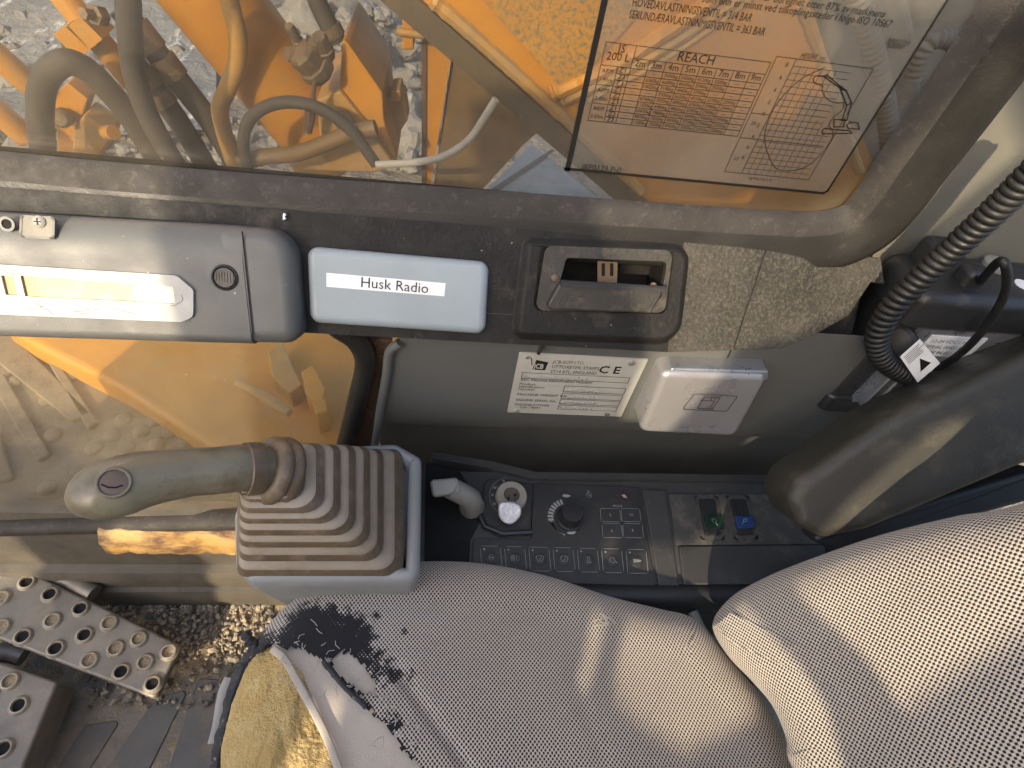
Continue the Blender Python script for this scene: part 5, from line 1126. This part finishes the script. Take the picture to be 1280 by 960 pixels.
mb = MB(); mb.tube(spline([atz(866, 765, .46), atz(880, 792, .46), atz(905, 815, .46), atz(935, 838, .46)], 8), .006, 10, flat=.7); mb.build('hinge_bracket', M['lever'], se)

# ================================================================== PEDALS
def pedal(label, corners, z0, tilt, rows_, thick, nm='foot_pedal'):
    t = thing(nm, label, 'pedal', tuple(atz(*corners[1], z0-.06)))
    q = [atz(*c, z0) for c in corners]; fr = Fr(q[1], q[0]-q[1], V((0, 0, 0))+(q[2]-q[1])); 
    if fr.n.z < 0: fr = Fr(q[1], q[1]-q[0], q[2]-q[1])
    u_ = (fr.u+V((0, 0, tilt*(1 if fr.u.x < 0 else -1)))); fr = Fr(q[1], u_, fr.v)
    pts = fr.pxs(corners); holes_ = [(c, fr.px(*c)) for c in rows_]
    mb = MB(); mb.pad(rnd(pts, .006, 4), fr, 0, .004, 4, h0=-thick, bottom=True); mb.build('tread_plate', M['steel'], t)
    pr = None
    for (c, (a, b)) in holes_:
        p = fr.p(a, b, 0); mb = MB(); mb.lathe(p, fr.n, [(.0135, -.001), (.0118, .0020), (.0100, .0042), (.0084, .0045), (.0076, .003), (.0074, -.004)], 22, cap=False); rg = mb.build('grip_ring', M['ringm'], t)
        mb = MB(); mb.lathe(p, fr.n, [(.0076, -.004), (.0076, .0004)], 18); mb.build('hole_floor', M['hole'] if random.random() < .5 else M['soil'], rg)
    return t, fr
t, fr = pedal('long perforated steel pedal with rows of raised rings', [(-70, 662), (226, 806), (194, 874), (-70, 772)], .125, .10, [(-30, 702), (1, 711), (34, 728), (63, 743), (101, 761), (137, 779), (174, 799), (211, 815), (2, 748), (-30, 733), (66, 776), (106, 794), (145, 811), (182, 828), (2, 784), (29, 796), (70, 811), (112, 826), (152, 840), (191, 855)], .014)
mb = MB(); mb.tube(spline([atz(-70, 640, .15), atz(0, 692, .145), atz(40, 708, .14), atz(80, 722, .135), atz(118, 742, .13)], 6), .013, 12); mb.build('edge_tube', M['steel'], t)
mb = MB(); mb.tube(spline([atz(-40, 658, .13), atz(20, 675, .125), atz(60, 690, .115), atz(75, 705, .10)], 6), .017, 12); mb.build('pivot_tube', M['steel'], t)
t2, fr = pedal('second perforated steel pedal cut by the lower left corner', [(-80, 800), (72, 852), (18, 985), (-80, 985)], .135, .04, [(13, 852), (24, 882), (5, 936), (-20, 905), (-14, 868)], .055)
mb = MB(); mb.tube(spline([atz(-10, 820, .10), atz(10, 815, .10), atz(30, 820, .095)], 6), .014, 12); mb.build('pivot_tube', M['steel'], t2)

# ================================================================== LOAD CHART STICKER
sk = thing('load_chart_sticker', 'transparent load chart sticker with black table and reach curve on the window', 'sticker', tuple(FG.p(*FG.px(870, 228), .001)))
G_ = lambda x, y: V(FG.px(x, y, .001))
u0 = (G_(706, 215).x+G_(751, 0).x)/2; u1 = (G_(1035, 240).x+G_(1184, 0).x)/2; v0 = (G_(706, 215).y+G_(1035, 240).y)/2; v1 = v0+.30; hs_ = .0016
mb = MB(); mb.prism(rnd([(u0, v0), (u1, v0), (u1, v1), (u0, v1)], .004, 4), FG, .0006, .0011); mb.build('film', M['film'], sk)
mb = MB(); line(mb, FG, (u0+.002, v0+.001), (u0+.002, v1), .0042, hs_); line(mb, FG, (u0, v0+.001), (u1-.003, v0+.001), .0022, hs_); line(mb, FG, (u1-.0008, v0+.003), (u1-.0008, v1), .0017, hs_); line(mb, FG, (u1-.0035, v0+.0012), (u1-.0008, v0+.0035), .0017, hs_); mb.build('border', M['ink'], sk)
def ftext(s_, pa, pb, hgt_, m='ink', par=sk):
    a, b = G_(*pa), G_(*pb); w_ = b.x-a.x; c = bpy.data.curves.new('t', 'FONT'); c.body = s_; c.size = 1; t_ = bpy.data.objects.new('t', c); COL.objects.link(t_); bpy.context.view_layer.update(); L_ = t_.dimensions.x; bpy.data.objects.remove(t_)
    size = hgt_/.70; text(s_, FG, a.x, a.y, size, M[m], par, hs_, sx=w_/(L_*size))
ftext('HOVEDAVLASTNINGSVENTIL = 314 BAR', (789, 7), (939, 22), .0048); ftext('SEKUNDÆRAVLASTNINMGSVENTIL = 363 BAR', (785, 22), (956, 39), .0048)
ftext('som enn er minst ved tilkoplingssteder i følge ISO 10567', (876, 2), (1116, 26), .0044); ftext('Løftekapasiteten er beregnet etter 87% av maskinens', (878, -10), (1108, 13), .0044)
ftext('JRP0122 P-0', (1107, 53), (1135, 56), .0030); ftext('NORWAY', (1107, 59), (1128, 61), .0030); ftext('JRP0123 P-0', (726, 211), (776, 214), .0048)
# table
tl, tr_, bl_, br_ = G_(760, 46), G_(968, 84), G_(733.5, 151), G_(922, 169)
TA, TB, TV, TW = (tl.x+bl_.x)/2, (G_(922, 169).x), (tl.y+tr_.y)/2, (bl_.y+br_.y)/2
def Q(a, b): return (TA+(TB-TA)*a, TV+(TW-TV)*b)
cols = [0, .102, .18, .28, .38, .487, .59, .696, .80, .905, 1.0]
mb = MB(); lw_ = .00042
def ln(a, b, c, d): line(mb, FG, Q(a, b), Q(c, d), lw_, hs_)
rws = [.27+.73*k/9 for k in range(10)]
for a in (0, 1): ln(a, 0, a, 1)
ln(0, 0, 1, 0); ln(.18, .15, 1, .15)
for k, b in enumerate(rws): ln(0 if k % 3 == 0 else .102, b, 1, b)
ln(.18, 0, .18, 1); ln(.102, .27, .102, 1)
for a in cols[3:-1]: ln(a, .15, a, 1)
mb.build('table_grid', M['ink'], sk)
cw = (TB-TA)
def cell(s_, a, b, size, m='ink'): p = Q(a, b); text(s_, FG, p[0], p[1], size, M[m], sk, hs_, align='CENTER')
cell('JS', .10, .10, .0072); cell('200 L', .09, .20, .0072); cell('REACH', .55, .115, .0085)
for k, s_ in enumerate(('2m', '3m', '4m', '5m', '6m', '7m', '8m', '9m')): cell(s_, (cols[2+k]+cols[3+k])/2, .24, .0062)
for k, s_ in enumerate(('1.91m', '2.40m', '3.00m')): cell('ARM', .05, rws[3*k]+.09, .0040); cell(s_, .05, rws[3*k]+.20, .0040)
for r_ in range(9):
    cell('Z%d' % (r_ % 3+1), .141, rws[r_]+.066, .0048)
vals = ['-- -- 7690 5430 4120 3200 -- --', '-- 6360 6680 4930 3740 2970 -- --', '-- 10620 7190 4960 3790 -- -- --', '-- -- 7300 5620 4210 3270 2590 --', '-- 8740 7070 4990 3760 2980 2440 --', '-- 11320 6980 4860 3750 2980 -- --', '-- 10470 7880 5160 4000 3060 2590 --', '-- 9870 7020 4930 3730 2940 2370 --', '-- 11480 7020 4900 3700 2910 2380 --']
for r_, row_ in enumerate(vals):
    for k, s_ in enumerate(row_.split()):
        cell('—' if s_ == '--' else s_+'kg', (cols[2+k]+cols[3+k])/2, rws[r_]+.060, .0034, 'ink')
# reach diagram
mb = MB(); cA, cB, cC, cD = G_(971, 71), G_(1094, 85), G_(1008, 225), G_(905, 213)
X0, X1, Y1, Y0 = (cA.x+cD.x)/2, (cB.x+cC.x)/2, (cA.y+cB.y)/2, (cC.y+cD.y)/2
def E_(a, b): return (X0+(X1-X0)*a, Y0+(Y1-Y0)*b)
polyline(mb, FG, [E_(0, 0), E_(1, 0), E_(1, 1), E_(0, 1)], lw_, True, hs_); line(mb, FG, E_(.20, 0), E_(.20, 1), lw_, hs_)
for k in range(1, 19): line(mb, FG, E_(.20, k/19), E_(.80 if k > 8 else .95, k/19), .0003, hs_)
for k in range(1, 10): line(mb, FG, E_(.20+.075*k, 0), E_(.20+.075*k, .55 if k > 6 else .95), .0003, hs_)
line(mb, FG, E_(0, .33), E_(.95, .33), lw_, hs_); line(mb, FG, E_(0, .55), E_(.2, .55), lw_, hs_); mb.build('chart_grid', M['ink'], sk)
mb = MB(); Pp = spline([(*V(FG.px(*q, .001)), 0) for q in ((1030, 84), (1005, 96), (985, 112), (967, 135), (957, 160), (956, 178), (962, 198), (970, 210), (985, 213), (1005, 209), (1022, 196), (1034, 182), (1041, 168), (1038, 160), (1036, 155), (1041, 147), (1052, 137), (1054, 128), (1045, 128), (1033, 123), (1027, 112), (1028, 107), (1019, 104), (1016, 98), (1022, 94), (1032, 95))], 6)
polyline(mb, FG, [(q.x, q.y) for q in Pp], .0005, False, hs_+.0001); mb.build('reach_curve', M['ink'], sk)
mb = MB()
for pts in ([(1029, 95), (1049, 109), (1057, 113), (1053, 110), (1033, 93)], [(1050, 111), (1058, 131), (1064, 128), (1057, 112)], [(1058, 131), (1052, 150), (1058, 150), (1064, 128)], [(1042, 149), (1056, 149), (1054, 158), (1042, 158)], [(1058, 156), (1062, 152), (1072, 153), (1074, 161), (1060, 160)], [(1027, 163), (1030, 160), (1062, 163), (1064, 166), (1028, 167)]):
    polyline(mb, FG, FG.pxs(pts, .001), .0008, True, hs_+.0001)
mb.build('digger_drawing', M['ink'], sk)
for k in range(9): p = E_(.12, .96-.10*k); text(str(abs(8-2*k)), FG, p[0], p[1]-.002, .0040, M['ink'], sk, hs_)
ftext('HEIGHT (m)', (999, 72), (1030, 75), .0036)
p = E_(.05, .45); text('20', FG, p[0], p[1], .0040, M['ink'], sk, hs_); p = E_(.04, .12); text('23', FG, p[0], p[1], .0040, M['ink'], sk, hs_)
p = E_(.3, -.055); text('10 9 8 7 6 5 4', FG, p[0], p[1], .0036, M['ink'], sk, hs_)
#==LEFT==
# ================================================================== ADDED UNSEEN PANEL BEHIND THE CAMERA, openings cut to shape the sun patches
FD_ = Fr((0, -.5, 0), (1, 0, 0), (0, 0, 1))
outer = [(-2.0, -.2), (1.3, -.2), (1.3, 1.52), (-.63, 1.52), (-.605, 1.346), (-.583, 1.298), (-.55, 1.208), (-.61, .84), (-.59, .50), (-.69, .50), (-.72, .73), (-.784, .74), (-.79, 1.0), (-.92, 1.0), (-.95, .64), (-2.0, .64)]
oh = [[(-.277, 1.352), (-.265, 1.362), (-.10, 1.368), (-.055, 1.40), (-.03, 1.50), (.057, 1.437), (.02, 1.321), (-.006, 1.263), (-.092, 1.225), (-.123, 1.095), (-.173, 1.095), (-.178, 1.209), (-.20, 1.26)],
      [(.02, 1.014), (.028, 1.007), (.067, 1.006), (.086, .995), (.098, 1.044), (.112, 1.094), (.125, 1.19), (.09, 1.175), (.05, 1.10)],
      [(-.097, .93), (-.036, .932), (-.008, .945), (-.002, .965), (.045, .961), (.06, .95), (.074, .927), (.09, .89), (.05, .866), (-.02, .858), (-.09, .883), (-.099, .893)],
      [(-.352, .884), (-.329, .885), (-.299, .828), (-.345, .828)],
      [(-.138, .937), (-.12, .936), (-.116, .891), (-.125, .887), (-.131, .89), (-.135, .923)]]
mb = MB(); bm = bmesh.new(); edges = []
for l_ in [ccw(outer)]+[ccw(q) for q in oh]:
    vs = [bm.verts.new(FD_.p(x, y, 0)) for x, y in l_]; edges += [bm.edges.new((vs[i], vs[(i+1) % len(vs)])) for i in range(len(vs))]
bmesh.ops.triangle_fill(bm, use_beauty=True, edges=edges); bm.verts.index_update()
for q in bm.verts: mb.v.append(tuple(q.co))
for f_ in bm.faces: mb.face([q.index for q in f_.verts])
bm.free()
bm_v = list(mb.v); bm_f = list(mb.f)
for l_ in [ccw(outer)]+[ccw(q) for q in oh]:
    a = mb.ring([FD_.p(x, y, 0) for x, y in l_]); b = mb.ring([FD_.p(x, y, -.004) for x, y in l_]); mb.bridge(a, b)
nf = len(bm_v); base = len(mb.v)
for q in bm_v: mb.v.append((q[0], q[1]-.0+.004, q[2]))
for f_ in bm_f: mb.face([base+i for i in f_][::-1])
o = mb.build('sun_patch_panel', M['pillar'], smooth=0); o['kind'] = 'structure'
